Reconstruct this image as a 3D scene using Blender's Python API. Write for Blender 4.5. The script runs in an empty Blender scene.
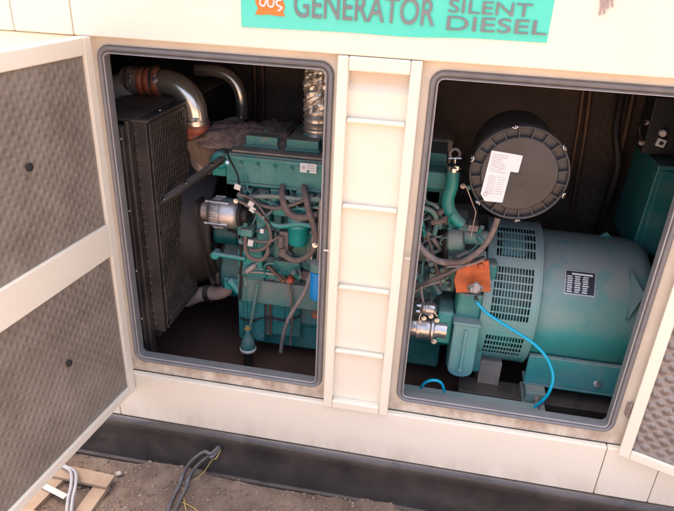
import bpy, math, random
from mathutils import Vector, Matrix, noise
random.seed(7)
scene = bpy.context.scene
COL = scene.collection
PI = math.pi
rad = math.radians
# ------------------------------------------------------------------ camera
CAM = Vector((1.0059, -1.7014, 1.3747)); YAW, PITCH, ROLL, F = -.1619, -.4605, .0481, 614.48
_f = Vector((math.sin(YAW)*math.cos(PITCH), math.cos(YAW)*math.cos(PITCH), math.sin(PITCH)))
_r = Vector((math.cos(YAW), -math.sin(YAW), 0)); _u = _r.cross(_f)
RT = _r*math.cos(ROLL)+_u*math.sin(ROLL); UP = -_r*math.sin(ROLL)+_u*math.cos(ROLL)
cam = bpy.data.objects.new('camera', bpy.data.cameras.new('camera')); COL.objects.link(cam)
cam.matrix_world = Matrix(((RT.x, UP.x, -_f.x, CAM.x), (RT.y, UP.y, -_f.y, CAM.y), (RT.z, UP.z, -_f.z, CAM.z), (0, 0, 0, 1)))
cam.data.sensor_width = 36; cam.data.lens = F/674*36; cam.data.clip_end = 500; cam.data.clip_start = .02
scene.camera = cam

def P(px, py, Y):                                   # point at depth Y
    d = _f+RT*(px-337)/F-UP*(py-255.5)/F
    return CAM+d*((Y-CAM.y)/d.y)
def PZ(px, py, Z):
    d = _f+RT*(px-337)/F-UP*(py-255.5)/F
    return CAM+d*((Z-CAM.z)/d.z)
def PX(px, py, X):
    d = _f+RT*(px-337)/F-UP*(py-255.5)/F
    return CAM+d*((X-CAM.x)/d.x)

# ------------------------------------------------------------------ materials
def mat(name, col, rough=.5, metal=0, col2=None, nscale=6, bump=0, bscale=60, dust=0, dustcol=(.30, .235, .19), coat=0, speck=0):
    m = bpy.data.materials.new(name); m.use_nodes = True
    nt = m.node_tree; n = nt.nodes; L = nt.links; b = n['Principled BSDF']
    b.inputs['Metallic'].default_value = metal
    if coat: b.inputs['Coat Weight'].default_value = coat
    tc = n.new('ShaderNodeTexCoord')
    nz = n.new('ShaderNodeTexNoise'); nz.inputs['Scale'].default_value = nscale; nz.inputs['Detail'].default_value = 7; nz.inputs['Roughness'].default_value = .65
    L.new(tc.outputs['Object'], nz.inputs['Vector'])
    rp = n.new('ShaderNodeValToRGB'); rp.color_ramp.elements[0].position = .35; rp.color_ramp.elements[1].position = .68
    c2 = col2 or tuple(c*.8 for c in col)
    rp.color_ramp.elements[0].color = (*c2, 1); rp.color_ramp.elements[1].color = (*col, 1)
    L.new(nz.outputs['Fac'], rp.inputs['Fac']); out = rp.outputs['Color']
    if speck:
        n3 = n.new('ShaderNodeTexNoise'); n3.inputs['Scale'].default_value = speck; n3.inputs['Detail'].default_value = 4
        L.new(tc.outputs['Object'], n3.inputs['Vector'])
        r3 = n.new('ShaderNodeValToRGB'); r3.color_ramp.elements[0].position = .66; r3.color_ramp.elements[1].position = .78
        L.new(n3.outputs['Fac'], r3.inputs['Fac'])
        mx = n.new('ShaderNodeMixRGB'); L.new(r3.outputs['Color'], mx.inputs['Fac']); L.new(out, mx.inputs[1]); mx.inputs[2].default_value = (*dustcol, 1); out = mx.outputs[0]
    if dust:                                         # settled dust on surfaces that face up
        g = n.new('ShaderNodeNewGeometry'); sp = n.new('ShaderNodeSeparateXYZ'); L.new(g.outputs['Normal'], sp.inputs[0])
        mr = n.new('ShaderNodeMapRange'); mr.inputs[1].default_value = -.3; mr.inputs[2].default_value = .9; L.new(sp.outputs['Z'], mr.inputs[0])
        n2 = n.new('ShaderNodeTexNoise'); n2.inputs['Scale'].default_value = 9; n2.inputs['Detail'].default_value = 6; L.new(tc.outputs['Object'], n2.inputs['Vector'])
        ad = n.new('ShaderNodeMath'); ad.operation = 'ADD'; L.new(mr.outputs[0], ad.inputs[0]); L.new(n2.outputs['Fac'], ad.inputs[1])
        mu = n.new('ShaderNodeMapRange'); mu.inputs[1].default_value = .65; mu.inputs[2].default_value = 1.4; mu.inputs[4].default_value = dust; L.new(ad.outputs[0], mu.inputs[0])
        n4 = n.new('ShaderNodeTexNoise'); n4.inputs['Scale'].default_value = 13; n4.inputs['Detail'].default_value = 5; n4.inputs['Distortion'].default_value = .6; L.new(tc.outputs['Object'], n4.inputs['Vector'])
        rub = n.new('ShaderNodeMapRange'); rub.inputs[1].default_value = .36; rub.inputs[2].default_value = .46; rub.inputs[3].default_value = .6; L.new(n4.outputs['Fac'], rub.inputs[0])
        ml = n.new('ShaderNodeMath'); ml.operation = 'MULTIPLY'; L.new(mu.outputs[0], ml.inputs[0]); L.new(rub.outputs[0], ml.inputs[1])
        mx = n.new('ShaderNodeMixRGB'); L.new(ml.outputs[0], mx.inputs['Fac']); L.new(out, mx.inputs[1]); mx.inputs[2].default_value = (*dustcol, 1); out = mx.outputs[0]
    L.new(out, b.inputs['Base Color'])
    rr = n.new('ShaderNodeMapRange'); rr.inputs[3].default_value = max(.03, rough-.1); rr.inputs[4].default_value = min(1, rough+.12)
    L.new(nz.outputs['Fac'], rr.inputs[0]); L.new(rr.outputs[0], b.inputs['Roughness'])
    if bump:
        nb = n.new('ShaderNodeTexNoise'); nb.inputs['Scale'].default_value = bscale; nb.inputs['Detail'].default_value = 5
        L.new(tc.outputs['Object'], nb.inputs['Vector'])
        bp = n.new('ShaderNodeBump'); bp.inputs['Strength'].default_value = bump; bp.inputs['Distance'].default_value = .004
        L.new(nb.outputs['Fac'], bp.inputs['Height']); L.new(bp.outputs[0], b.inputs['Normal'])
    return m

def mat_quilt(name, col, col2, rough, metal, pitch, depth, axes='XZ', spots=True):
    """foam / embossed lining: a lattice of soft pillows"""
    m = mat(name, col, rough, metal, col2, 5)
    nt = m.node_tree; n = nt.nodes; L = nt.links; b = n['Principled BSDF']
    tc = n.new('ShaderNodeTexCoord'); sp = n.new('ShaderNodeSeparateXYZ'); L.new(tc.outputs['Object'], sp.inputs[0])
    def mth(op, a, bb):
        q = n.new('ShaderNodeMath'); q.operation = op
        for i, v in enumerate((a, bb)):
            if v is None: continue
            if isinstance(v, (int, float)): q.inputs[i].default_value = v
            else: L.new(v, q.inputs[i])
        return q.outputs[0]
    u, w = sp.outputs[axes[0]], sp.outputs[axes[1]]
    s1 = mth('SINE', mth('MULTIPLY', mth('ADD', u, w), PI/pitch), None)
    s2 = mth('SINE', mth('MULTIPLY', mth('SUBTRACT', u, w), PI/pitch), None)
    pr = mth('MULTIPLY', s1, s2)
    pr = mth('MULTIPLY', pr, pr)
    nz = n.new('ShaderNodeTexNoise'); nz.inputs['Scale'].default_value = 45; nz.inputs['Detail'].default_value = 4; L.new(tc.outputs['Object'], nz.inputs['Vector'])
    h = mth('ADD', pr, mth('MULTIPLY', nz.outputs['Fac'], .9))
    bp = n.new('ShaderNodeBump'); bp.inputs['Strength'].default_value = 1; bp.inputs['Distance'].default_value = depth
    L.new(h, bp.inputs['Height']); L.new(bp.outputs[0], b.inputs['Normal'])
    return m

TEAL_D = (.0, .15, .155)
M = dict(
    beige=mat('cream_paint', (.775, .72, .60), .36, 0, (.745, .685, .56), 3, .05, 90),
    beige_dirty=mat('cream_paint_dusty', (.70, .635, .52), .6, 0, (.60, .525, .42), 7, .1, 70),
    gasket=mat('rubber_gasket', (.20, .195, .195), .45, 0, (.16, .155, .155), 20),
    seal=mat('seal_highlight', (.5, .47, .46), .3, 0),  # pale tone paints the highlight on the gasket's inner edge
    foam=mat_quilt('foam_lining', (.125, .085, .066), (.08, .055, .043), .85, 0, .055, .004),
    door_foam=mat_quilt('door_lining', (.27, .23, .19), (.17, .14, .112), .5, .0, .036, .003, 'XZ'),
    door_plate=mat_quilt('door_embossed', (.30, .27, .25), (.23, .20, .185), .45, .3, .045, .008, 'XZ'),
    floor=mat('engine_bay_floor', (.17, .085, .062), .75, 0, (.10, .055, .042), 5, .3, 40, .3, (.09, .05, .036)),
    skid=mat('skid_black', (.030, .026, .025), .34, 0, (.020, .0175, .017), 6, .2, 50, .5, (.17, .135, .11), coat=.15),
    radblack=mat('radiator_black', (.025, .022, .022), .45, 0, (.014, .012, .012), 12, .1, 60, .5, (.19, .15, .12)),
    guard=mat('guard_mesh_paint', (.05, .042, .038), .5, 0, (.028, .024, .022), 14, 0, 60, .5, (.24, .19, .155)),
    core=mat('radiator_core', (.10, .065, .05), .8, .1, (.05, .033, .028), 30, .6, 200),
    teal=mat('teal_paint', (.012, .265, .238), .5, 0, (.03, .19, .175), 9, .5, 70, .75, (.30, .245, .205), speck=24),
    teal_clean=mat('teal_paint_clean', (.005, .32, .285), .4, 0, (.01, .25, .225), 6, .06, 60, .55, (.30, .29, .27)),
    teal_dusty=mat('teal_paint_dusty', (.06, .265, .235), .64, 0, (.17, .225, .195), 11, .6, 70, .85, (.33, .285, .25), speck=16),
    teal_gen=mat('generator_teal', (.03, .275, .262), .42, 0, (.045, .25, .238), 5, .08, 50, .95, (.27, .30, .275)),
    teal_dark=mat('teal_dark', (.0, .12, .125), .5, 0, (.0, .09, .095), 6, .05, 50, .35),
    grille_teal=mat('grille_teal', (.07, .30, .29), .45, 0, (.13, .27, .26), 12, 0, 60, .6, (.36, .36, .33)),
    dustplate=mat('dusty_cover', (.42, .31, .24), .85, 0, (.26, .215, .175), 12, .3, 40),
    hose=mat('hose_braid', (.24, .175, .15), .75, 0, (.14, .105, .092), 30, .3, 200),
    hose_grey=mat('hose_grey', (.34, .28, .26), .6, 0, (.22, .18, .165), 20, .2, 120),
    hose_dark=mat('hose_dark', (.022, .017, .016), .6, 0),
    silicone=mat('orange_silicone_hose', (.58, .15, .065), .5, 0, (.24, .055, .028), 14, .1, 60, .3),
    steel=mat('polished_steel', (.86, .80, .72), .22, .85, (.68, .61, .54), 8, .05, 40),
    steel_dull=mat('dull_steel', (.46, .38, .32), .45, .35, (.22, .18, .16), 10, .1, 60),
    alu=mat('cast_aluminium', (.62, .58, .56), .42, .85, (.42, .38, .36), 18, .2, 90),
    zinc=mat('zinc_bolt', (.7, .66, .62), .25, 1),
    chrome=mat('chrome', (.75, .71, .67), .3, .9, (.45, .41, .38), 25, .3, 60),
    foil=mat('crumpled_foil', (.86, .80, .73), .34, .8, (.6, .54, .48), 20, .4, 45),
    brown=mat('brown_board', (.24, .145, .09), .8, 0, (.15, .09, .06), 9),
    rag=mat('grey_rag', (.31, .215, .18), .95, 0, (.14, .095, .08), 60, 1, 160, 0),
    black=mat('black_plastic', (.030, .028, .031), .4, 0, (.022, .021, .023), 8, .04, 90, .5, (.12, .105, .10)),
    blackin=mat('black_recess', (.02, .019, .02), .6, 0),
    paper=mat('white_label', (.74, .77, .76), .5, 0, (.66, .68, .67), 9),
    ink=mat('label_ink', (.5, .47, .49), .6, 0),
    tag=mat('white_tag', (.82, .79, .72), .6, 0),
    orange=mat('orange_rust_paint', (.68, .14, .025), .5, 0, (.36, .065, .018), 22, .6, 50, .25),
    red=mat('red_cap', (.5, .06, .03), .4, 0),
    blue=mat('blue_filter', (.02, .33, .80), .4, 0, (.015, .26, .66), 9),
    cyan=mat('cyan_cable', (.0, .42, .62), .38, 0, (.0, .36, .54), 9),
    plate=mat('nameplate_dark', (.03, .035, .045), .3, .4),
    bronze=mat('conduit_brown', (.18, .10, .06), .45, .2, (.11, .065, .042), 9),
    banner=mat('banner_turquoise', (.06, .60, .46), .38, 0, (.11, .64, .50), 2),
    letters=mat('banner_letters', (.19, .22, .21), .5, 0, (.16, .18, .18), 6),
    logo_or=mat('logo_orange', (.85, .22, .035), .4, 0),
    logo_wh=mat('logo_white', (.75, .72, .66), .4, 0),
    cable=mat('black_cable', (.06, .056, .06), .35, 0, (.04, .037, .04), 9, 0, 60, .6, (.2, .18, .17)),
    cable_grey=mat('grey_cable', (.42, .41, .41), .35, 0, (.3, .29, .29), 9),
    yellow=mat('yellow_wire', (.55, .38, .12), .5, 0),
    wood=mat('pallet_wood', (.42, .30, .20), .8, 0, (.30, .2, .13), 8, .3, 60),
    stone=mat('stone', (.36, .27, .20), .9, 0, (.18, .135, .105), 20, .4, 60),
    pale_stone=mat('pale_stone', (.5, .43, .36), .85, 0, (.38, .32, .26), 20, .4, 60),
    gravel=mat('gravel_mix', (.36, .265, .19), .9, 0, (.13, .085, .06), 45, .4, 60),
    white=mat('white_ring', (.8, .77, .72), .35, 0),
)
def grime(m, z0, z1, col, amt=.8, stretch=(7, 7, 5)):
    """dirt that has gathered in a height band of the object, broken up by noise"""
    nt = m.node_tree; n = nt.nodes; L = nt.links; b = n['Principled BSDF']; src = b.inputs['Base Color'].links[0].from_socket
    tc = n.new('ShaderNodeTexCoord'); sp = n.new('ShaderNodeSeparateXYZ'); L.new(tc.outputs['Object'], sp.inputs[0])
    mr = n.new('ShaderNodeMapRange'); mr.inputs[1].default_value = z0; mr.inputs[2].default_value = z1; L.new(sp.outputs['Z'], mr.inputs[0])
    mp = n.new('ShaderNodeMapping'); mp.inputs['Scale'].default_value = stretch; L.new(tc.outputs['Object'], mp.inputs[0])
    nz = n.new('ShaderNodeTexNoise'); nz.inputs['Scale'].default_value = 2.4; nz.inputs['Detail'].default_value = 8; nz.inputs['Roughness'].default_value = .7; L.new(mp.outputs[0], nz.inputs['Vector'])
    rp = n.new('ShaderNodeMapRange'); rp.inputs[1].default_value = .38; rp.inputs[2].default_value = .66; rp.inputs[4].default_value = amt; L.new(nz.outputs['Fac'], rp.inputs[0])
    mu = n.new('ShaderNodeMath'); mu.operation = 'MULTIPLY'; L.new(mr.outputs[0], mu.inputs[0]); L.new(rp.outputs[0], mu.inputs[1])
    mx = n.new('ShaderNodeMixRGB'); L.new(mu.outputs[0], mx.inputs['Fac']); L.new(src, mx.inputs[1]); mx.inputs[2].default_value = (*col, 1); L.new(mx.outputs[0], b.inputs['Base Color'])
grime(M['beige_dirty'], .50, .45, (.34, .245, .175), .85)
grime(M['beige'], .30, .19, (.42, .31, .22), .5, (4, 4, 1.2))
M['sun_streak_metal'] = mat('sun_streak_strip', (.9, .88, .84), .3, .9)  # bright metal for the bar that replaces the streak of sun

# ------------------------------------------------------------------ mesh builder
ORG = {}
def perp(d):
    a = Vector((0, 0, 1)) if abs(d.z) < .9 else Vector((1, 0, 0))
    u = d.cross(a).normalized(); return u, d.cross(u).normalized()
class MB:
    def __init__(s): s.v = []; s.f = []; s.sm = []
    def add(s, vs, fs, smooth=False, T=None):
        k = len(s.v); s.v += [(T @ Vector(v)) if T else Vector(v) for v in vs]
        s.f += [tuple(k+i for i in f) for f in fs]; s.sm += [smooth]*len(fs); return s
    def box(s, a, b, T=None):
        x0, x1 = sorted((a[0], b[0])); y0, y1 = sorted((a[1], b[1])); z0, z1 = sorted((a[2], b[2]))
        vs = [(x0, y0, z0), (x1, y0, z0), (x1, y1, z0), (x0, y1, z0), (x0, y0, z1), (x1, y0, z1), (x1, y1, z1), (x0, y1, z1)]
        return s.add(vs, [(3, 2, 1, 0), (4, 5, 6, 7), (0, 1, 5, 4), (1, 2, 6, 5), (2, 3, 7, 6), (3, 0, 4, 7)], False, T)
    def lathe(s, p0, p1, prof, seg=24, caps=True, smooth=True):
        """prof: list of (t along axis in metres from p0, radius)"""
        p0 = Vector(p0); d = (Vector(p1)-p0).normalized(); u, w = perp(d); vs = []; fs = []
        for t, r in prof:
            for i in range(seg):
                a = 2*PI*i/seg; vs.append(p0+d*t+(u*math.cos(a)+w*math.sin(a))*r)
        for j in range(len(prof)-1):
            for i in range(seg):
                fs.append((j*seg+i, j*seg+(i+1) % seg, (j+1)*seg+(i+1) % seg, (j+1)*seg+i))
        s.add(vs, fs, smooth)
        if caps:
            k = len(s.v)-len(vs); s.f += [tuple(k+i for i in reversed(range(seg))), tuple(k+(len(prof)-1)*seg+i for i in range(seg))]; s.sm += [False, False]
        return s
    def cyl(s, p0, p1, r, seg=20, r2=None, ch=0):
        l = (Vector(p1)-Vector(p0)).length; r2 = r if r2 is None else r2
        if ch: return s.lathe(p0, p1, [(0, r-ch), (ch, r), (l-ch, r2), (l, r2-ch)], seg)
        return s.lathe(p0, p1, [(0, r), (l, r2)], seg)
    def tube(s, pts, r, seg=10, sub=6, closed=False, caps=True):
        pts = [Vector(p) for p in pts]; n = len(pts)
        rs = r if isinstance(r, (list, tuple)) else [r]*n
        q = []; qr = []
        g = (lambda i: pts[i % n]) if closed else (lambda i: pts[max(0, min(n-1, i))])
        for i in range(n if closed else n-1):
            a, b, c, d = g(i-1), g(i), g(i+1), g(i+2)
            for j in range(sub):
                t = j/sub
                q.append(.5*((2*b)+(c-a)*t+(2*a-5*b+4*c-d)*t*t+(3*b-a-3*c+d)*t**3)); qr.append(rs[i % n]*(1-t)+rs[(i+1) % n]*t)
        if not closed: q.append(pts[-1]); qr.append(rs[-1])
        m = len(q); d0 = (q[1]-q[0]).normalized(); u, w = perp(d0); vs = []
        for i in range(m):
            d = ((q[(i+1) % m]-q[i-1]) if closed else (q[min(m-1, i+1)]-q[max(0, i-1)])).normalized()
            u = (u-d*u.dot(d)).normalized(); w = d.cross(u)
            for k in range(seg):
                a = 2*PI*k/seg; vs.append(q[i]+(u*math.cos(a)+w*math.sin(a))*qr[i])
        fs = []
        for i in range(m if closed else m-1):
            j = (i+1) % m
            for k in range(seg): fs.append((i*seg+k, i*seg+(k+1) % seg, j*seg+(k+1) % seg, j*seg+k))
        s.add(vs, fs, True)
        if caps and not closed:
            k = len(s.v)-len(vs); s.f += [tuple(k+i for i in reversed(range(seg))), tuple(k+(m-1)*seg+i for i in range(seg))]; s.sm += [False]*2
        return s
    def bar(s, a, b, w, h, upv=(0, 0, 1)):
        a = Vector(a); b = Vector(b); d = (b-a).normalized(); u = Vector(upv); u = (u-d*u.dot(d)).normalized(); v = d.cross(u)
        vs = [p+v*i*w/2+u*j*h/2 for p in (a, b) for i, j in ((-1, -1), (1, -1), (1, 1), (-1, 1))]
        return s.add(vs, [(0, 1, 2, 3), (7, 6, 5, 4), (0, 4, 5, 1), (1, 5, 6, 2), (2, 6, 7, 3), (3, 7, 4, 0)])
    def prism(s, poly, d):
        """closed polygon of points extruded along vector d"""
        n = len(poly); poly = [Vector(p) for p in poly]; d = Vector(d)
        return s.add(poly+[p+d for p in poly], [tuple(reversed(range(n))), tuple(range(n, 2*n))]+[(i, (i+1) % n, n+(i+1) % n, n+i) for i in range(n)])
    def bolt(s, p, d, r=.009, h=.008):
        p = Vector(p); d = Vector(d).normalized(); s.cyl(p, p+d*h*.35, r*1.45, 12); s.cyl(p+d*h*.35, p+d*h, r, 6); return s
    def build(s, name, m, parent=None, bevel=0, org=None, split=False):
        if split:                                     # one object for each separate piece
            par = list(range(len(s.v)))
            def fd(i):
                while par[i] != i: par[i] = par[par[i]]; i = par[i]
                return i
            for f in s.f:
                for k in f[1:]: par[fd(k)] = fd(f[0])
            gs = {}
            for f, sm in zip(s.f, s.sm): gs.setdefault(fd(f[0]), []).append((f, sm))
            for fl_ in gs.values():
                q = MB(); mp = {}
                for f, sm in fl_:
                    for k in f:
                        if k not in mp: mp[k] = len(q.v); q.v.append(s.v[k])
                    q.f.append(tuple(mp[k] for k in f)); q.sm.append(sm)
                o = q.build(name, m, parent, bevel, org)
            return o
        o_ = ORG[parent.name] if parent else (Vector(org) if org is not None else Vector((0, 0, 0)))
        me = bpy.data.meshes.new(name); me.from_pydata([tuple(v-o_) for v in s.v], [], s.f)
        me.polygons.foreach_set('use_smooth', s.sm); me.materials.append(M[m] if isinstance(m, str) else m)
        o = bpy.data.objects.new(name, me); COL.objects.link(o)
        if parent: o.parent = parent
        else: o.location = o_
        ORG[o.name] = o_
        import bmesh
        bm = bmesh.new(); bm.from_mesh(me); bmesh.ops.recalc_face_normals(bm, faces=bm.faces); bm.to_mesh(me); bm.free()
        if any(s.sm): me.set_sharp_from_angle(angle=rad(38))
        if bevel:
            b = o.modifiers.new('bevel', 'BEVEL'); b.width = bevel; b.segments = 2; b.limit_method = 'ANGLE'; b.angle_limit = rad(42); b.use_clamp_overlap = True
            b.harden_normals = False
        return o
def thing(name, label, cat, loc, group=None):
    o = bpy.data.objects.new(name, None); COL.objects.link(o); o.location = loc; o.empty_display_size = .05
    o['label'] = label; o['category'] = cat
    if group: o['group'] = group
    ORG[o.name] = Vector(loc); return o
def tag(o, label, cat, group=None, kind=None):
    if label: o['label'] = label
    if cat: o['category'] = cat
    if group: o['group'] = group
    if kind: o['kind'] = kind
    return o
def rrect(x0, z0, x1, z1, r, n=6):
    pts = []
    for cx, cz, a0 in ((x1-r, z1-r, 0), (x0+r, z1-r, 90), (x0+r, z0+r, 180), (x1-r, z0+r, 270)):
        for i in range(n+1):
            a = rad(a0+90*i/n); pts.append((cx+r*math.cos(a), cz+r*math.sin(a)))
    return pts
def ring_sweep(mb, rect, r, prof, n=6):
    """sweep a closed profile [(offset outward, Y)] round a rounded rectangle (x0,z0,x1,z1)"""
    x0, z0, x1, z1 = rect; rings = []
    for o, y in prof:
        rings.append([(x, y, z) for x, z in rrect(x0-o, z0-o, x1+o, z1+o, r+o, n)])
    m = len(rings[0]); vs = [p for rg in rings for p in rg]; fs = []; K = len(rings)
    for a in range(K):
        b = (a+1) % K
        for i in range(m): fs.append((a*m+i, a*m+(i+1) % m, b*m+(i+1) % m, b*m+i))
    mb.add(vs, fs, True)
def plate(mb, rect, holes, y0, y1):
    """flat plate in XZ with rounded-rectangle holes, stitched per hole: columns between holes handled as separate cells"""
    x0, z0, x1, z1 = rect; xs = [x0]
    for i in range(len(holes)-1): xs.append((holes[i][0][2]+holes[i+1][0][0])/2)
    xs.append(x1)
    for k, (h, r) in enumerate(holes):
        hp = rrect(*h, r); n = len(hp); cx0, cx1 = xs[k], xs[k+1]
        out = []
        for i, (x, z) in enumerate(hp):               # map each hole point on the cell border
            q = i//7; j = i % 7
            c = ((cx1, z1), (cx0, z1), (cx0, z0), (cx1, z0))[q]
            if j == 3: out.append(c)
            elif (j < 3) == (q in (0, 2)): out.append((c[0], z))
            else: out.append((x, c[1]))
        for y, fl in ((y0, False), (y1, True)):
            vs = [(x, y, z) for x, z in hp]+[(x, y, z) for x, z in out]
            mb.add(vs, [(i, (i+1) % n, n+(i+1) % n, n+i) for i in range(n)])
        vs = [(x, y0, z) for x, z in hp]+[(x, y1, z) for x, z in hp]
        mb.add(vs, [(i, (i+1) % n, n+(i+1) % n, n+i) for i in range(n)])
def hexdir(v): return Vector(v).normalized()
exec_parts = None

# ================================================================== THE SETTING
GZ = -.46
mg = mat('dirt', (.25, .175, .125), .95, 0, (.10, .064, .044), 7, 1, 45, 0, (.40, .30, .22), speck=60)
def ground():
    vs = []; fs = []
    xs = [-60, -20, -6, -2.5]+[-1.6+i*.025 for i in range(140)]+[2.5, 6, 20, 60]
    ys = [-60, -20, -6, -2.5, -1.6]+[-1.2+i*.025 for i in range(66)]+[1.2, 3, 10, 60]
    for y in ys:
        for x in xs:
            near = -1.6 <= x <= 1.9 and -1.2 <= y <= .45
            h = (.016*max(0, 1-abs(y+.06)/.10)*(.6+noise.noise(Vector((x*5, 7, 0))))+noise.noise(Vector((x*3, y*3, 0)))*.016+noise.noise(Vector((x*16, y*16, 3)))*.009+noise.noise(Vector((x*38, y*38, 8)))*.005) if near else 0
            vs.append((x, y, GZ+h))
    W = len(xs)
    for j in range(len(ys)-1):
        for i in range(W-1): fs.append((j*W+i, j*W+i+1, (j+1)*W+i+1, (j+1)*W+i))
    mb = MB(); mb.add(vs, fs, True); return mb.build('ground', mg)
g = ground(); g['kind'] = 'structure'
def gh(x, y): return GZ+.016*max(0, 1-abs(y+.06)/.10)*(.6+noise.noise(Vector((x*5, 7, 0))))+noise.noise(Vector((x*3, y*3, 0)))*.016+noise.noise(Vector((x*16, y*16, 3)))*.009
def pebble(mb, x, y, r, z=None):
    z = gh(x, y) if z is None else z; vs = []; n1, n2 = 7, 5; sd = random.random()*50
    sx, sy, sz = r*random.uniform(.8, 1.3), r*random.uniform(.8, 1.2), r*random.uniform(.5, .8)
    for j in range(n2):
        ph = PI*j/(n2-1)
        for i in range(n1):
            a = 2*PI*i/n1; d = Vector((math.cos(a)*math.sin(ph), math.sin(a)*math.sin(ph), math.cos(ph)))
            k = 1+.35*noise.noise(d*1.7+Vector((sd, 0, 0))); vs.append((x+d.x*sx*k, y+d.y*sy*k, z+r*.2+d.z*sz*k))
    fs = [(j*n1+i, j*n1+(i+1) % n1, (j+1)*n1+(i+1) % n1, (j+1)*n1+i) for j in range(n2-1) for i in range(n1)]
    mb.add(vs, fs, False)
mb = MB()
for i in range(5200):
    x = random.uniform(-.6, 1.6); y = random.uniform(-.55, -.03)
    pebble(mb, x, y, random.choice((.0015, .002, .0025, .003, .003, .0035, .004, .006)))
tag(mb.build('gravel', 'gravel'), 'fine brown gravel strewn over the dirt below the black skid rail', None, None, 'stuff')
for (px, py, r, lb) in ((119, 475, .013, 'small pale stone on the dirt between the wooden pallet and the black cables'), (283, 452, .008, None), (160, 447, .007, None)):
    if not lb: continue
    p = PZ(px, py, GZ); mb = MB(); pebble(mb, p.x, p.y, r, GZ+.008)
    tag(mb.build('stone', 'pale_stone'), lb, 'stone')

# ------------------------------------------------------------------ skid rail
mb = MB(); prof = [(.04, -.262), (-.010, -.262), (-.024, -.265), (-.034, -.273), (-.039, -.285), (-.040, -.31), (-.040, -.34), (-.043, -.37), (-.048, -.40), (-.052, -.425), (-.053, -.440), (-.0535, -.4475), (-.068, -.4485), (-.068, -.456), (-.05, -.47), (.04, -.48)]
n = len(prof); K = 40; vs = []
for i in range(K+1):
    x = -.92+3.24*i/K
    for y, z in prof: vs.append((x, y+noise.noise(Vector((x*2, z*4, 1)))*.004, z+noise.noise(Vector((x*3, 0, z)))*.002))
fs = [(i*n+j, i*n+(j+1) % n, (i+1)*n+(j+1) % n, (i+1)*n+j) for i in range(K) for j in range(n)]+[tuple(range(n)), tuple(K*n+j for j in reversed(range(n)))]
mb.add(vs, fs, True)
rail = mb.build('skid_rail', 'skid')
tag(rail, 'long black steel base rail under the cream enclosure, dusty along its top', 'base rail')
mb = MB(); p = P(219, 448, -.045); mb.lathe(p+Vector((0, .01, 0)), p+Vector((0, -.01, 0)), [(0, .016), (.012, .016), (.014, .012), (.006, .011)], 16)
mb.build('cable_grommet', 'blackin', rail)
# ------------------------------------------------------------------ enclosure
enc = thing('generator_enclosure', 'cream sheet metal generator housing with both service doors swung open', 'generator housing', (.8, .5, GZ))
LO = (0, 0, .693, 1.10); RO = (.961, 0, 1.668, 1.10)
mb = MB(); plate(mb, (-.045, -.05, 1.715, 1.128), [(LO, .035), (RO, .035)], 0, .025)
mb.build('door_frame', 'beige_dirty', enc)
for h, nm in ((LO, 1), (RO, 2)):
    mb = MB(); ring_sweep(mb, h, .035, [(.004, .03), (.004, -.004), (.0, -.011), (-.005, -.013), (-.010, -.010), (-.0125, -.004), (-.0145, -.009), (-.0165, -.009), (-.0175, 0), (-.017, .03)])
    gk = mb.build('door_seal', 'gasket', enc)
    mb = MB(); ring_sweep(mb, h, .035, [(-.0176, -.006), (-.0176, -.0105), (-.0192, -.0105), (-.0192, -.006)])
    mb.build('seal_lip_highlight', 'seal', gk)  # thin lip coloured pale to stand in for the gasket's highlight
# fascia, skirt, side front sheets
FZ0, FZ1 = 1.128, 1.58
def segs(cuts, z0, z1, y0, y1, name, x0=-.95, x1=2.34):
    mb = MB(); c = [x0]+cuts+[x1]
    for a, b in zip(c[:-1], c[1:]): mb.box((a+.0012, y0, z0), (b-.0012, y1, z1))
    return mb.build(name, 'beige', enc, .004)
segs([-.235, -.05], FZ0, FZ1, -.034, -.004, 'fascia')
segs([-.08, 1.665, 1.84], -.26, -.052, -.024, .0, 'skirt')
mb = MB(); mb.box((-.95, -.022, -.049), (-.05, 0, 1.125)); mb.box((1.718, -.006, -.049), (2.34, .012, 1.125)); mb.build('side_sheet', 'beige', enc, .003, split=True)
mb = MB()
mb.box((-.955, .003, FZ1-.002), (2.345, 1.1, FZ1+.02)); mb.box((-.97, -.04, FZ1+.021), (2.36, 1.12, FZ1+.05))
mb.build('roof', 'beige', enc, .004)
mb = MB(); mb.box((-.95, 1.07, -.26), (2.34, 1.09, FZ1-.004)); mb.box((-.95, .0, -.26), (-.93, 1.068, FZ1-.004)); mb.box((2.32, .015, -.26), (2.34, 1.068, FZ1-.004))
mb.build('outer_wall', 'beige', enc)
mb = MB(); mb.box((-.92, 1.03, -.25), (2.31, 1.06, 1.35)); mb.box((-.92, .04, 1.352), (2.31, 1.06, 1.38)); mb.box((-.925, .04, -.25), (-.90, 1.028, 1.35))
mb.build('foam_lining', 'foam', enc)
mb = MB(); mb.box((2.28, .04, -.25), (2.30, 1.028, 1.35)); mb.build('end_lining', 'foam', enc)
mb = MB(); mb.box((-.92, .026, -.26), (2.31, 1.028, -.205)); mb.build('bay_floor', 'floor', enc, .002)
# inner cross rail seen behind the sill
mb = MB(); a = P(425, 396, .10); mb.box((.80, .075, -.20), (1.46, .16, a.z-.005)); mb.box((.80, .062, a.z-.03), (1.46, .074, a.z))
mb.build('inner_rail', mat('rail_pale_teal', (.16, .30, .30), .55, 0, (.24, .31, .30), 10, .1, 60, .5, (.36, .34, .31)), enc, .003)
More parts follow.
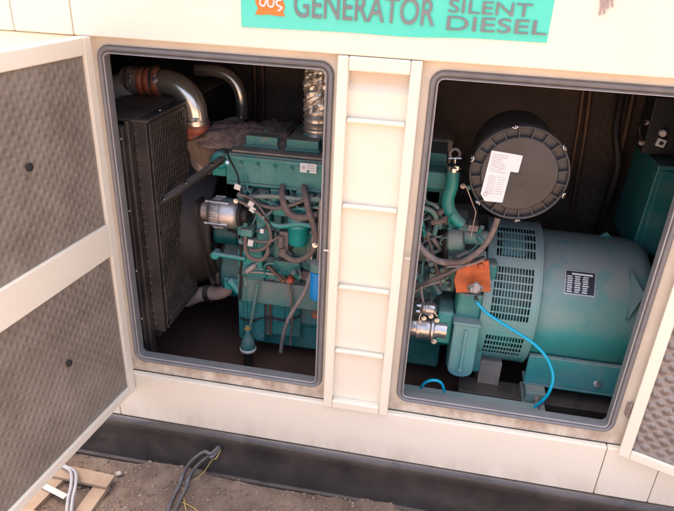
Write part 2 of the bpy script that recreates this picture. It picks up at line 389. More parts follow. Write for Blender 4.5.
# middle column
cx0, cx1, cz0, cz1 = .71, .935, -.056, 1.1265
mul = MB(); fl = .030
mul.box((cx0, -.036, cz0), (cx0+fl, -.003, cz1)); mul.box((cx1-fl, -.036, cz0), (cx1, -.003, cz1))
mul.box((cx0+fl+.0005, -.0362, cz1-.038), (cx1-fl-.0005, -.003, cz1)); mul.box((cx0+fl+.0005, -.0362, cz0), (cx1-fl-.0005, -.003, cz0+.032))
colm = mul.build('centre_column', 'beige', enc, .004)
mb = MB(); zt = P(380, 93, -.01).z
mb.box((cx0+fl, -.012, cz0+.032), (cx1-fl, -.006, zt)); 
mb.prism([(cx0+fl, -.012, zt), (cx0+fl, .022, cz1-.038), (cx0+fl, .026, cz1-.038), (cx0+fl, -.006, zt)], (cx1-cx0-2*fl, 0, 0))
mb.build('recessed_panel', 'beige', colm)
for py in (123, 210, 292, 357):
    z = P(375, py, -.03).z; mb = MB(); mb.box((cx0+fl+.001, -.031, z-.006), (cx1-fl-.001, -.0125, z+.006)); mb.build('rib', 'beige', colm, .004)
# banner on the fascia
Yb = -.036
bl = P(240, 27, Yb); br = P(547, 43, Yb)
zb = (bl.z+br.z)/2
bx0 = bl.x+.004; bx1 = P(551, 20, Yb).x; bz0 = zb; bz1 = 1.475
mb = MB(); vs = []; NB = 40
for i in range(NB+1):
    x = bx0+(bx1-bx0)*i/NB; t = i/NB
    wv = .004*math.sin(t*9)*math.exp(-((t-.62)/.2)**2)
    zl = (bl.z+(br.z-bl.z)*t)+wv
    vs += [(x, Yb, zl), (x, Yb, bz1), (x, Yb+.0015, zl), (x, Yb+.0015, bz1)]
fs = []
for i in range(NB):
    a = i*4; fs += [(a, a+4, a+5, a+1), (a+2, a+3, a+7, a+6), (a+1, a+5, a+7, a+3), (a, a+2, a+6, a+4)]
fs += [(0, 1, 3, 2), (NB*4, NB*4+2, NB*4+3, NB*4+1)]
mb.add(vs, fs); ban = mb.build('banner', 'banner', enc)
ban['label'] = 'turquoise vinyl banner reading GENERATOR SILENT DIESEL'
def text(name, body, pl, pr_, height, m, parent, bold=.0, yoff=-.003):
    """pl/pr_: world points of the lower left and lower right of the word"""
    cu = bpy.data.curves.new('t', 'FONT'); cu.body = body; cu.extrude = .0006; cu.offset = bold; cu.size = 1
    to = bpy.data.objects.new('t', cu); COL.objects.link(to); dg = bpy.context.evaluated_depsgraph_get(); dg.update()
    me = bpy.data.meshes.new_from_object(to.evaluated_get(dg)); COL.objects.unlink(to); bpy.data.objects.remove(to)
    xs = [v.co.x for v in me.vertices]; ys = [v.co.y for v in me.vertices]
    w = max(xs)-min(xs); hh = max(ys)-min(ys); pl = Vector(pl); pr_ = Vector(pr_); ux = (pr_-pl); L_ = ux.length; ux.normalize(); uz = Vector((-ux.z, 0, ux.x))
    o_ = ORG[parent.name]
    for v in me.vertices:
        q = pl+ux*((v.co.x-min(xs))/w*L_)+uz*((v.co.y-min(ys))/hh*height)+Vector((0, yoff-v.co.z*.5, 0)); v.co = q-o_
    me.materials.append(M[m]); o = bpy.data.objects.new(name, me); COL.objects.link(o); o.parent = parent; ORG[o.name] = o_; return o
def hgt(px, py0, py1): return P(px, py1, Yb).z-P(px, py0, Yb).z
text('lettering', 'GENERATOR', P(294, 17, Yb), P(434, 26.5, Yb), hgt(360, 21, -6), 'letters', ban, .008)
text('lettering', 'SILENT', P(448, 12.5, Yb), P(531, 17.5, Yb), hgt(490, 14.5, 1), 'letters', ban, .004)
text('lettering', 'DIESEL', P(446, 30, Yb), P(546, 35.5, Yb), hgt(495, 32.5, 18), 'letters', ban, .004)
mb = MB()
a = P(256, 15, Yb); b = P(285, 17, Yb)
o2 = []
outl = [(255, 14.5), (262, 15), (268, 14.5), (277, 16), (285, 16.5), (283, 12), (285, 7), (283, 1), (285, -6), (283, -14), (256, -16), (257, -5), (255, 2), (258, 8)]
mb.prism([P(x, y, Yb-.0015) for x, y in outl], (0, .0013, 0)); lg = mb.build('logo', 'logo_or', ban)
mb = MB()
for pts in ([(261, -3), (260, 4), (264, 6), (266, 1), (266, -4)], [(268, -3), (268, 5), (272, 7), (274, 2), (273, -3)], [(282, 0), (277, 1), (277, 5), (282, 8), (278, 11)]):
    mb.tube([P(x, y, Yb-.0022) for x, y in pts], .0026, 8)
mb.build('logo_mark', 'logo_wh', lg)

mb = MB()
for k, (a, b, c_) in enumerate((((603, -12), (602, 4), (599.5, 15.5)), ((605, -12), (605, 4), (604, 14)), ((608, -12), (608.5, 0), (607.5, 9)), ((611, -12), (612, -2), (612.5, 7.5)))):
    q = [P(a[0], a[1], -.0375), P(b[0], b[1], -.038-.001*k), P(c_[0], c_[1], -.0385-.0015*k)]
    mb.bar(q[0], q[1], .009, .0008, (0, 1, 0)); mb.bar(q[1], q[2], .0045, .0008, (0, 1, 0))
mb.build('tape_remnant', mat('old_tape', (.42, .34, .31), .7, 0, (.33, .26, .24), 20), enc)
# doors -------------------------------------------------------------
def door(name, hx, hy, ang, width, z0, z1, m_panel, mids, side, lab):
    """local: u along the door from the hinge, t thickness; ang measured from +X"""
    T = Matrix.Translation((hx, hy, 0)) @ Matrix.Rotation(ang, 4, 'Z')
    mb = MB(); w = .034; s = side          # inner face on +t*s
    def bx(u0, t0, za, u1, t1, zb, q=None): (q or mb).box((u0, t0*s, za), (u1, t1*s, zb), T)
    bx(0, -.012, z0, width, -.006, z1)                                   # outer skin
    bx(0, -.0055, z0, w, .022, z1); bx(width-w, -.0055, z0, width, .022, z1)
    bx(w+.0005, -.0055, z1-.048, width-w-.0005, .0215, z1); bx(w+.0005, -.0055, z0, width-w-.0005, .0215, z0+w)
    for (a, b) in mids: bx(w+.0005, -.0055, a, width-w-.0005, .0225, b)
    o = mb.build(name, 'beige', enc, .003); o['label'] = lab
    zs = [z0+w]+[v for ab in mids for v in ab]+[z1-.048]
    for i in range(0, len(zs), 2):
        q = MB(); q.v = []; N = 24
        bx(w, -.005, zs[i], width-w, .012, zs[i+1], q)
        # panel carries its own local frame for the embossed pattern
        me = bpy.data.meshes.new('lining'); Ti = T.inverted()
        me.from_pydata([tuple(Ti @ v) for v in q.v], [], q.f); me.materials.append(M[m_panel])
        p = bpy.data.objects.new('lining', me); COL.objects.link(p); p.parent = o
        p.matrix_local = Matrix.Translation(-ORG[enc.name]) @ T; ORG[p.name] = ORG[enc.name]
    return o, T
dl, TL = door('service_door', -.022, -.028, rad(180+84), .70, -.118, 1.128, 'door_foam', [(.452, .562)], 1, 'left service door swung fully open, seen from its lined inside')
dr, TR_ = door('service_door', 1.701, -.022, rad(-21), .70, -.060, 1.128, 'door_plate', [(.49, .60)], -1, 'right service door folded back, embossed grey lining')
# small latch studs on left door lining
def on_plane(px, py, T, off, s=1):
    n_ = (T.to_3x3() @ Vector((0, s, 0))); o_ = T @ Vector((0, off*s, 0)); d = (_f+RT*(px-337)/F-UP*(py-255.5)/F)
    return CAM+d*((o_-CAM).dot(n_)/d.dot(n_)), n_
for px, py in ((29, 167), (68, 492-330+0)):
    pass
for px, py in ((28, 167), (68, 363)):
    p, n_ = on_plane(px, py, TL, .012); mb = MB(); mb.lathe(p, p+n_*.012, [(0, .007), (.004, .012), (.008, .011), (.010, .004)], 14); mb.build('lining_stud', 'blackin', dl)
# hinge on right jamb
mb = MB(); p = P(628, 408, -.01)
mb.cyl((1.6955, -.018, p.z-.03), (1.6955, -.018, p.z+.02), .0045, 12); mb.box((1.688, -.014, p.z-.028), (1.695, -.0005, p.z+.018)); mb.build('hinge', 'steel_dull', enc, .001)
mb = MB(); mb.cyl((-.026, -.026, .25), (-.026, -.026, .33), .0055, 12); mb.build('hinge', 'steel_dull', enc, .001)
# striker pins on the column sides
for px, py, x0 in ((327, 250, 0), (408, 258, 0)):
    p = P(px, py, -.012); mb = MB(); mb.box((p.x-.01, -.018, p.z-.0022), (p.x+.008, -.0125, p.z+.0022)); mb.build('striker', 'white', enc, .001)
# conduits / seams on back wall
def bk(pts, r, nm='wall_conduit', m='bronze'):
    mb = MB(); mb.tube([P(x, y, Y) for x, y, Y in pts], r, 10); return mb.build(nm, m, enc)
bk([(585, 78, 1.0), (578, 130, 1.0), (566, 200, 1.0)], .009); bk([(592, 78, 1.0), (584, 140, 1.0), (570, 220, 1.0)], .010)
bk([(622, 95, .9), (616, 130, .86), (618, 165, .84), (608, 200, .86), (596, 235, .9)], .016, 'cable_loom', 'hose_dark'); bk([(636, 80, 1.0), (626, 130, 1.0), (612, 190, 1.0), (600, 240, 1.0)], .013); bk([(254, 55, 1.0), (255, 90, 1.0), (256, 140, 1.0)], .007); bk([(262, 55, 1.0), (263, 90, 1.0), (263, 140, 1.0)], .007)
#==PART2==
# ================================================================== MACHINERY
def bxp(mb, px0, py0, px1, py1, Y0, Y1):
    m = ((px0+px1)/2, (py0+py1)/2)
    x0 = P(px0, m[1], Y0).x; x1 = P(px1, m[1], Y0).x; z1 = P(m[0], py0, Y0).z; z0 = P(m[0], py1, Y0).z
    mb.box((x0, Y0, z0), (x1, Y1, z1)); return (x0, x1, z0, z1)
def TP(pts): return [P(*p) for p in pts]
def tubep(name, pts, r, m, parent, seg=10, **k):
    mb = MB(); q = [p+Vector((noise.noise(p*40), noise.noise(p*40+Vector((9, 0, 0))), noise.noise(p*40+Vector((0, 9, 0)))))*.004 for p in TP(pts)]
    mb.tube(q, [r*(1+.10*noise.noise(p*30)) for p in q], seg, **k); return mb.build(name, m, parent)
def cylY(mb, px, py, Y0, Y1, r, seg=20, ch=0):      # cylinder facing the camera side
    p = P(px, py, Y0); mb.cyl(p, (p.x, Y1, p.z), r, seg, ch=ch); return p
def clamp(parent, c, d, r, m='chrome', w=.012):
    c = Vector(c); d = Vector(d).normalized(); mb = MB()
    mb.lathe(c-d*w/2, c+d*w/2, [(0, r), (0, r+.003), (w, r+.003), (w, r)], 24, caps=False)
    q = c+Vector((.3, -.85, .3)).normalized()*(r+.004); u = d.cross((q-c)).normalized()
    mb.cyl(q-u*.014, q+u*.014, .0045, 8); mb.box(q-Vector((.006, .004, .006)), q+Vector((.006, .004, .006)))
    return mb.build('hose_clamp', m, parent)

# ---- radiator
R_ = thing('radiator', 'black radiator with slotted mesh guard at the left end of the engine bay', 'radiator', (-.03, .45, -.2))
mb = MB(); mb.box((-.15, .15, .0), (.02, .93, .82)); mb.build('core', 'core', R_)
mb = MB(); mb.box((-.16, .06, -.20), (.012, .098, .846)); mb.box((.0125, .075, -.20), (.026, .11, .862))
mb.box((-.16, .94, -.20), (.06, .97, .85)); mb.build('side_frame', 'radblack', R_, .003, split=True)
mb = MB(); mb.box((.0265, .105, .06), (.072, .12, .852)); 
for i in range(26): z = .09+i*.029; mb.cyl((.0315, .107, z), (.0315, .1015, z), .006, 8)
mb.build('guard_edge', 'radblack', R_, .002)
mb = MB(); gx = .076; y0, y1, z0, z1 = .12, .405, .07, .848      # slotted expanded mesh
def rail_(a, b, w=.012): mb.bar(a, b, w, .004, (1, 0, 0))
for y in (y0+.005, y1-.005): rail_((gx, y, z0), (gx, y, z1), .016)
for z in (z0+.02, z1-.006, (z0+z1)/2): rail_((gx, y0, z), (gx, y1, z), .03 if z < .2 else .014)
mb.build('guard_frame', 'guard', R_, .0015)
mb = MB(); ny = 26
for k in range(ny+1):
    y = y0+(y1-y0)*k/ny; pts = []; nz_ = 34
    for j in range(nz_):
        za = z0+(z1-z0)*j/nz_; zb_ = z0+(z1-z0)*(j+1)/nz_
        dy = .0042 if (j+k) % 2 else -.0042
        dy *= .95
        mb.bar((gx+.001, y-dy, za), (gx+.001, y+dy, zb_), .0034, .003, (1, 0, 0))
mb.build('guard_mesh', 'guard', R_)
mb = MB(); mb.box((-.16, .10, .853), (.08, .95, .863)); mb.build('top_cover', 'guard', R_, .002)
mb = MB()
for k in range(9):
    y = .125+k*.031
    mb.box((.046, y, .8632), (.053, y+.024, .8645)); mb.box((.062, y, .8632), (.069, y+.024, .8645))
mb.build('cover_slot', 'blackin', R_, split=True)
for px, py in ((130, 140), (137, 212), (143, 272), (150, 320)):
    p = P(px, py, .06); mb = MB(); p.x = min(p.x, .004); mb.bolt(p, (0, -1, 0), .0042, .006); mb.build('bolt', 'zinc', R_)
p = PZ(160, 111, .863); mb = MB(); mb.bolt(p, (0, 0, 1), .005, .005); mb.build('bolt', 'zinc', R_)
mb = MB(); mb.lathe((.075, .58, .36), (.19, .58, .36), [(0, .30), (.03, .285), (.10, .26), (.105, .25), (.03, .27)], 40, caps=False); mb.build('fan_shroud', 'hose_dark', R_)
mb = MB(); c = Vector((.14, .58, .36)); mb.cyl((.11, .58, .36), (.17, .58, .36), .07, 20)
for k in range(8):
    a = 2*PI*k/8; u = Vector((0, math.cos(a), math.sin(a))); t = Vector((.035, -math.sin(a)*.05, math.cos(a)*.05))
    mb.prism([c+u*.06-t*.7, c+u*.235-t, c+u*.235+t, c+u*.06+t*.7], (.004, 0, 0))
mb.build('fan', 'hose_dark', R_, .001)
# lower hose stub
mb = MB(); mb.tube(TP([(185, 300, .42), (205, 293, .42), (219, 293, .40), (229, 287, .38), (232, 270, .38)]), [.032, .032, .028, .024, .022], 14); mb.build('lower_hose', mat('pale_hose', (.42, .30, .25), .5, 0, (.3, .2, .17), 8, 0, 60, .3), R_)
mb = MB(); mb.cyl(P(207, 293, .42), P(212, 293, .415), .036, 18); mb.build('hose_clamp', 'radblack', R_)
# strut
S0 = PX(162, 201, .075); S1 = P(224, 157, .36); mb = MB(); mb.bar(S0, S1, .026, .006, (0, -.6, .8)); mb.bar(S0+Vector((0, -.012, -.010)), S1+Vector((0, -.012, -.010)), .006, .022, (0, -.6, .8))
st = mb.build('stay_bar', 'guard', R_, .0015)
for t in (.03, .38, .8):
    p = S0.lerp(S1, t); mb = MB(); mb.bolt(p+Vector((0, -.003, .004)), (0, -.5, .8), .0052, .006); mb.build('bolt', 'zinc', st)

# ---- charge air pipe
A_ = thing('intake_pipe', 'fat bare steel elbow pipe with orange silicone couplings over the radiator', 'pipe', (.05, .45, .85))
YA = .46
mb = MB(); mb.tube(TP([(62, 150, YA), (98, 112, YA), (118, 92, YA), (130, 84, YA)]), [.10, .085, .062, .050], 24); mb.build('duct', mat('grey_duct', (.55, .46, .38), .6, 0, (.42, .35, .29), 6), A_)
mb = MB(); mb.tube(TP([(126, 81, YA), (134, 81, YA), (142, 81, YA)]), .051, 24); mb.build('collar', 'steel_dull', A_)
def corr(p, q, r, m, parent, nb=4, amp=.006, nm='coupling'):
    p = Vector(p); q = Vector(q); l = (q-p).length; prof = []
    for i in range(nb*8+1): t = i/(nb*8); prof.append((l*t, r+amp*abs(math.sin(PI*nb*t))))
    mb = MB(); mb.lathe(p, q, prof, 28); return mb.build(nm, m, parent)
corr(P(140, 81, YA), P(161, 82, YA), .047, 'silicone', A_, 3)
mb = MB(); mb.tube(TP([(158, 82, YA), (166, 82, YA), (178, 86, YA), (188, 95, YA), (194, 107, YA), (196, 118, YA), (196.5, 124, YA)]), .045, 28, 8); mb.build('elbow', 'steel', A_)
corr(P(196.5, 124, YA), P(198, 140, YA), .046, 'silicone', A_, 2)
for a, b in ((132, 134), (156, 158)): clamp(A_, P(a, 81, YA), P(b, 81, YA)-P(a, 81, YA), .050)
clamp(A_, P(196, 121, YA), (0.05, 0, -1), .048, 'chrome', .014)
mb = MB(); mb.tube(TP([(198, 138, YA), (199, 155, YA), (206, 175, YA)]), .043, 20); mb.build('lower_leg', 'steel_dull', A_)
# ---- thin bright pipe behind
mb = MB(); YC = .75
mb.tube(TP([(196, 70, YC), (215, 71, YC), (230, 77, YC), (239, 90, YC), (242, 108, YC), (242, 128, YC), (242, 165, YC)]), .024, 18, 8)
o = mb.build('coolant_pipe', 'steel', None, 0, P(242, 128, YC)); tag(o, 'slender shiny pipe curving down behind the orange-coupled elbow', 'pipe')

# ---- engine
E_ = thing('diesel_engine', 'dusty teal diesel engine hung with hoses between the radiator and the generator', 'engine', (.7, .55, -.2))
ZH0 = P(280, 190, .33).z; ZH1 = P(280, 158, .33).z
XL = P(226, 172, .33).x; XR = P(446, 185, .33).x
mb = MB(); mb.box((XL, .33, ZH0), (XR, .80, ZH1)); mb.box((XL+.01, .322, ZH1-.022), (XR-.01, .33, ZH1-.006)); mb.box((XL+.01, .322, ZH0+.006), (XR-.01, .3299, ZH0+.016))
hd = mb.build('cylinder_head', 'teal', E_, .006)
mb = MB(); mb.box((XL+.02, .345, ZH1+.0005), (XR-.02, .66, ZH1+.008)); mb.build('top_tray', 'dustplate', hd, .002)
for i in range(5):
    x = XL+.055+i*.152; mb = MB(); mb.box((x, .40, ZH1+.0085), (x+.118, .64, ZH1+.05)); mb.box((x-.006, .393, ZH1+.0086), (x+.124, .647, ZH1+.018))
    mb.bolt((x+.059, .46, ZH1+.05), (0, 0, 1), .008, .012); mb.bolt((x+.059, .58, ZH1+.05), (0, 0, 1), .008, .012)
    mb.build('rocker_cover', 'teal', E_, .010)
# front ports and intake runners under the head
BY = .375
mb = MB(); mb.box((XL+.03, BY, .0), (XR-.005, .76, ZH0-.001)); mb.box((XR-.004, BY+.02, .0), (1.19, .76, ZH0-.14)); 
for i in range(6):
    x = XL+.05+i*.125; mb.box((x, BY-.035, .20), (x+.03, BY, ZH0-.004))
    mb.cyl((x+.075, BY-.02, ZH0-.035), (x+.075, BY+.01, ZH0-.035), .022, 16)
mb.box((XL+.03, BY-.05, .10), (1.16, BY, .205)); mb.box((XL+.05, BY-.028, .27), (1.16, BY-.002, .30))
blk = mb.build('engine_block', 'teal_dusty', E_, .006)
mb = MB(); mb.box((XL+.05, .40, -.14), (1.10, .70, -.001)); mb.box((XL+.03, .385, -.02), (1.12, .715, .012)); mb.build('oil_pan', 'teal', E_, .012)
mb = MB()
for i in range(14):
    mb = MB(); x = XL+.06+i*.062; mb.bolt((x, .385, -.004), (0, -1, 0), .005, .006); mb.build('bolt', 'teal', E_); mb = MB(); mb.bolt((x, .322, ZH1-.035), (0, -1, 0), .0055, .007); mb.build('bolt', 'teal', E_)
for i, (px, py) in enumerate(((240, 196), (262, 197), (281, 198), (302, 199), (318, 200), (247, 207), (291, 205))):
    mb = MB(); cylY(mb, px, py, .30, .37, .014, 14, .003); mb.bolt(P(px, py, .30), (0, -1, 0), .007, .008); mb.build('port_boss', 'teal_dusty', E_)
mb = MB(); bxp(mb, 243, 190, 252, 206, .315, .36); bxp(mb, 270, 190, 279, 205, .315, .36); bxp(mb, 296, 191, 303, 204, .315, .36); mb.build('bracket', 'teal', E_, .004, split=True)
# thermostat housing at the left end of the head
mb = MB(); cylY(mb, 219, 161, .36, .46, .034, 20, .008); mb.cyl(P(212, 163, .4), P(228, 163, .4), .03, 18, ch=.005); bxp(mb, 212, 160, 226, 176, .37, .47); mb.bolt(P(228, 163, .345), (0, -1, 0), .009, .014)
mb.build('thermostat_housing', 'teal_clean', E_, .004)
mb = MB(); mb.prism([P(x, y, .40) for x, y in ((184, 143), (204, 137), (224, 151), (207, 171), (193, 160))], (.0, .03, .012)); mb.build('heat_shield', 'brown', E_, .003)
lb = MB(); bxp(lb, 300, 163.5, 316.5, 173, .3185, .3195); l_ = lb.build('label', 'paper', hd)
lb = MB(); q = P(303.5, 167.5, .3183); lb.cyl((q.x, .3182, q.z), (q.x, .3186, q.z), .006, 14)
for k in range(3): bxp(lb, 307, 165.5+k*2.4, 314.5, 166.2+k*2.4, .3182, .3186)
lb.build('print', 'ink', l_)
# cast ribs, covers and gasket lines on the lower casing
for px in (243, 247, 267, 283, 296):
    mb = MB(); x = P(px, 310, .33).x; za, zb_ = P(px, 334, .33).z, P(px, 284, .33).z; yy = .33 if px < 262 else .35
    mb.box((x-.0025, yy-.008, za), (x+.0025, yy+.002, zb_)); mb.build('casting_rib', 'teal', E_, .0015)
for px, py in ((241, 280), (262, 281), (241, 304), (262, 336), (267, 283), (297, 283), (297, 305), (297, 333), (268, 333), (283, 333)):
    mb = MB(); mb.bolt(P(px, py, .33 if px < 264 else .35), (0, -1, 0), .0045, .007); mb.build('bolt', 'teal_dusty', E_)
mb = MB(); mb.cyl(P(290, 300, .35), P(290, 300, .335), .022, 20, ch=.003); mb.cyl(P(290, 300, .335), P(290, 300, .328), .008, 6); mb.build('core_plug', 'teal_dusty', E_)
mb = MB(); mb.tube(TP([(240, 318, .32), (252, 321, .318), (266, 317, .335), (284, 320, .34), (300, 316, .345)]), .0045, 8); mb.build('thin_pipe', 'hose_dark', E_)
# charging alternator (silver)
AL = MB(); a0 = P(209, 213, .27); a1 = P(238, 213, .27); rA = .056; la = (a1-a0).length; a1 = Vector((a1.x, a0.y, a0.z))
a0.y = .29; a1.y = .29
AL.lathe(a0, a1, [(0, .02), (0, rA*.78), (.008, rA*.92), (.018, rA), (.046, rA), (.048, rA-.004), (.052, rA-.004), (.054, rA), (la-.016, rA*.98), (la-.004, rA*.86), (la, rA*.7), (la, .015)], 36)
alt = AL.build('charging_alternator', 'alu', E_)
mb = MB()
for k in range(18):
    a = 2*PI*k/18; d = Vector((0, math.cos(a), math.sin(a)))
    mb.box((-.016, -.0035, -.0018), (.016, .0035, .0018), Matrix.Translation(a0+Vector((.034, 0, 0))+d*(rA+.001)) @ Matrix.Rotation(a, 4, 'X'))
mb.build('vent_rib', 'alu', alt, split=True)
mb = MB()
for k in range(4):
    a = 2*PI*k/4+.5; d = Vector((0, math.cos(a), math.sin(a)))*rA; mb.cyl(a0+d+Vector((-.004, 0, 0)), a0+d+Vector((.08, 0, 0)), .006, 8); mb.bolt(a0+d, (-1, 0, 0), .006, .008)
mb.build('through_bolt', 'zinc', alt)
mb = MB(); mb.cyl(a1, a1+Vector((.012, 0, 0)), .045, 24, ch=.003); mb.cyl(a1+Vector((.012, 0, 0)), a1+Vector((.032, 0, 0)), .03, 20); mb.build('rear_cover', 'hose_dark', alt)
mb = MB(); mb.cyl(a0-Vector((.03, 0, 0)), a0-Vector((.004, 0, 0)), .034, 24, ch=.003); mb.build('drive_pulley', 'steel_dull', alt)
mb = MB(); bxp(mb, 237, 222, 247, 236, .29, .36); bxp(mb, 240, 230, 252, 237, .27, .36); mb.build('alternator_bracket', 'teal', E_, .004)
# pulleys, belt, crank front
cr = P(222, 268, .46)
mb = MB(); mb.lathe((cr.x-.035, .5, cr.z), (cr.x+.03, .5, cr.z), [(0, .03), (0, .10), (.012, .105), (.02, .09), (.03, .105), (.045, .105), (.05, .08), (.06, .06)], 36); mb.build('crank_pulley', mat('pulley_grey', (.10, .085, .07), .6, .2, (.07, .06, .05), 8, 0, 60, .4), E_)
mb = MB(); mb.tube([(cr.x-.01, .5-.105, cr.z), (cr.x-.01, .42, cr.z+.13), (cr.x-.01, .335, a0.z+.01), (cr.x-.01, .29, a0.z+.034), (cr.x-.01, .255, a0.z), (cr.x-.01, .33, cr.z+.06), (cr.x-.01, .40, cr.z-.02), (cr.x-.01, .5, cr.z-.105), (cr.x-.01, .6, cr.z)], .008, 6, closed=True); mb.build('drive_belt', 'hose_dark', E_)
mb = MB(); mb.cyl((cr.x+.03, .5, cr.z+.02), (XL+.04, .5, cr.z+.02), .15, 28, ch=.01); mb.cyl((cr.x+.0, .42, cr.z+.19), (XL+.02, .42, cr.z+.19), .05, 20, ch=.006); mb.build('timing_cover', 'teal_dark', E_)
# bracket arm with teal end + lower left fittings
mb = MB(); p0 = P(216, 254, .30); mb.cyl(P(216, 254, .29), P(246, 259, .30), .0095, 12); mb.cyl(p0+Vector((0, -.02, -.0)), p0+Vector((0, .02, 0)), .017, 14, ch=.003); bxp(mb, 238, 251, 262, 268, .305, .36); mb.cyl(P(229, 279, .34), P(240, 292, .34), .018, 14, ch=.003); bxp(mb, 224, 279, 240, 290, .34, .38)
mb.build('adjuster_arm', 'teal_clean', E_, .004, split=True)
mb = MB(); bxp(mb, 240, 268, 276, 278, .30, .38); bxp(mb, 238, 276, 264, 340, .33, .42); bxp(mb, 264, 279, 300, 336, .35, .42); bxp(mb, 272, 262, 300, 276, .315, .38); mb.build('lower_casing', 'teal', E_, .007)
mb = MB(); bxp(mb, 259, 288, 272, 334, .3455, .349); mb.build('brown_patch', mat('casing_brown', (.17, .085, .055), .8, 0, (.10, .055, .042), 20), E_)  # flat reddish-brown plate on the lower casing
mb = MB(); mb.cyl(P(258, 283, .30), P(250, 328, .30), .0062, 10); mb.build('dip_rod', 'teal_dusty', E_)
p = P(248, 347, .29); mb = MB(); mb.lathe(p, p+Vector((0, 0, .09)), [(0, .030), (.01, .030), (.03, .026), (.05, .018), (.065, .011), (.085, .009)], 20); mn = mb.build('engine_mount', 'teal', E_)
mb = MB(); mb.lathe(p-Vector((0, 0, .014)), p, [(0, .027), (.002, .033), (.010, .034), (.014, .029)], 24); mb.build('mount_ring', 'white', mn)
mb = MB(); mb.bolt(p+Vector((0, 0, .086)), (0, 0, 1), .009, .014); mb.build('bolt', 'yellow', mn)
mb = MB(); mb.cyl((p.x, p.y, -.204), p-Vector((0, 0, .0142)), .019, 14); mb.build('mount_post', 'hose_dark', mn)
# oil cooler / filters at mid block
mb = MB(); q = P(297, 218, .275); q2 = P(297, 262, .275); mb.lathe((q.x, .30, q.z), (q.x, .30, q2.z), [(0, .02), (0, .034), (.008, .040), (.03, .040), (.034, .043), (.04, .043), (.044, .040), (.10, .040), (.112, .034), (.112, .01)], 26)
mb.build('oil_filter', 'teal_clean', E_)
mb = MB(); bxp(mb, 272, 208, 312, 218, .29, .36); bxp(mb, 256, 212, 270, 250, .31, .37); bxp(mb, 244, 238, 258, 262, .32, .37); mb.build('filter_head', 'teal', E_, .006)
mb = MB(); bxp(mb, 279, 232, 288, 253, .27, .31); mb.cyl(P(281, 236, .265), P(281, 247, .265), .012, 12); mb.cyl(P(283, 248, .262), P(283, 256, .262), .014, 12, ch=.003); mb.build('solenoid', 'hose', E_, .003)
q = P(316.5, 272, .22); q2 = P(316.5, 314, .22)
mb = MB(); mb.lathe((q.x, .25, q.z-.012), (q.x, .25, q2.z-.012), [(0, .015), (0, .024), (.006, .029), (.10, .029), (.112, .026), (.114, .01)], 26); bf = mb.build('fuel_filter', 'blue', E_)
mb = MB(); mb.lathe((q.x, .25, q.z+.03), (q.x, .25, q.z-.0115), [(0, .018), (.004, .03), (.035, .032), (.04, .026)], 20); mb.cyl((q.x, .25, q.z-.01), (q.x, .37, q.z+.0), .016, 12); mb.build('filter_base', 'teal_dusty', bf)
mb = MB(); mb.cyl((q.x, .25, q2.z-.012), (q.x, .25, q2.z-.03), .02, 16, ch=.003); mb.build('drain_bowl', 'silicone', bf)
mb = MB(); cylY(mb, 290, 281, .272, .32, .013, 14, .003); mb.cyl(P(290, 281, .275), P(290, 281, .262), .008, 6); mb.build('drain_cap', 'red', E_)
mb = MB(); mb.tube(TP([(268, 266, .29), (275, 273, .285), (283, 280, .28)]), .0075, 8); mb.bolt(P(283, 280, .28), (.3, -1, 0), .008, .01); mb.build('drain_tap', 'bronze', E_)
# hoses
H = lambda pts, r, m='hose', nm='hose': tubep(nm, pts, r, m, E_)
H([(283, 186, .33), (282, 196, .29), (286, 208, .27), (293, 216, .262), (305, 217, .262), (316, 214, .28)], .0125)
H([(304, 186, .33), (306, 197, .28), (309, 210, .262), (313, 224, .257), (316, 236, .255), (313, 250, .257), (305, 258, .257), (294, 260, .257), (284, 255, .26)], .0115)
H([(250, 190, .33), (253, 200, .29), (262, 206, .28), (280, 208, .275), (300, 202, .28), (312, 196, .30)], .007)
H([(236, 200, .28), (246, 205, .27), (258, 212, .265), (267, 224, .262), (271, 238, .262), (267, 246, .265), (258, 250, .27), (250, 249, .275)], .0065)
H([(245, 236, .28), (246, 250, .272), (252, 258, .27), (261, 260, .27), (267, 254, .275), (268, 246, .28)], .0085)
H([(313, 262, .26), (311, 275, .25), (305, 292, .243), (296, 306, .24), (288, 320, .245), (283, 336, .26), (281, 352, .27)], .0078, 'hose_grey', 'drain_hose')
H([(243, 272, .30), (262, 273, .295), (283, 277, .295), (290, 290, .30), (292, 320, .31), (290, 345, .32)], .005, 'steel_dull', 'thin_pipe')
H([(320, 200, .27), (319, 230, .26), (318, 262, .25)], .004, 'steel_dull', 'thin_pipe')
H([(313, 236, .262), (312, 268, .26), (312, 300, .27)], .003, 'steel', 'thin_pipe')
H([(246, 176, .325), (249, 192, .31), (262, 200, .30), (276, 205, .295), (283, 214, .29)], .0032, 'teal_clean', 'injector_pipe')
H([(268, 190, .325), (270, 204, .29), (284, 210, .28), (310, 208, .28), (325, 205, .29)], .0032, 'teal_clean', 'injector_pipe')
H([(290, 190, .325), (296, 206, .285), (312, 212, .28), (328, 211, .29)], .0032, 'teal_clean', 'injector_pipe')
H([(228, 230, .31), (238, 236, .30), (242, 262, .30), (240, 300, .31)], .0055, 'hose_dark', 'hose')
H([(254, 208, .29), (264, 220, .272), (280, 226, .265), (300, 224, .263), (318, 228, .27)], .010, 'teal_clean', 'coolant_tube')
H([(240, 198, .30), (270, 196, .29), (310, 200, .29), (330, 198, .30)], .0085, 'teal_dusty', 'fuel_rail')
tb = [(226, 150, .34), (229, 158, .318), (234, 168, .30), (238, 178, .29), (241, 190, .28), (246, 200, .275), (253, 210, .27)]
H(tb, .0038, 'hose_dark', 'wiring')
H([(238, 194, .27), (250, 198, .268), (260, 208, .265), (268, 222, .26)], .004, 'hose', 'wiring')
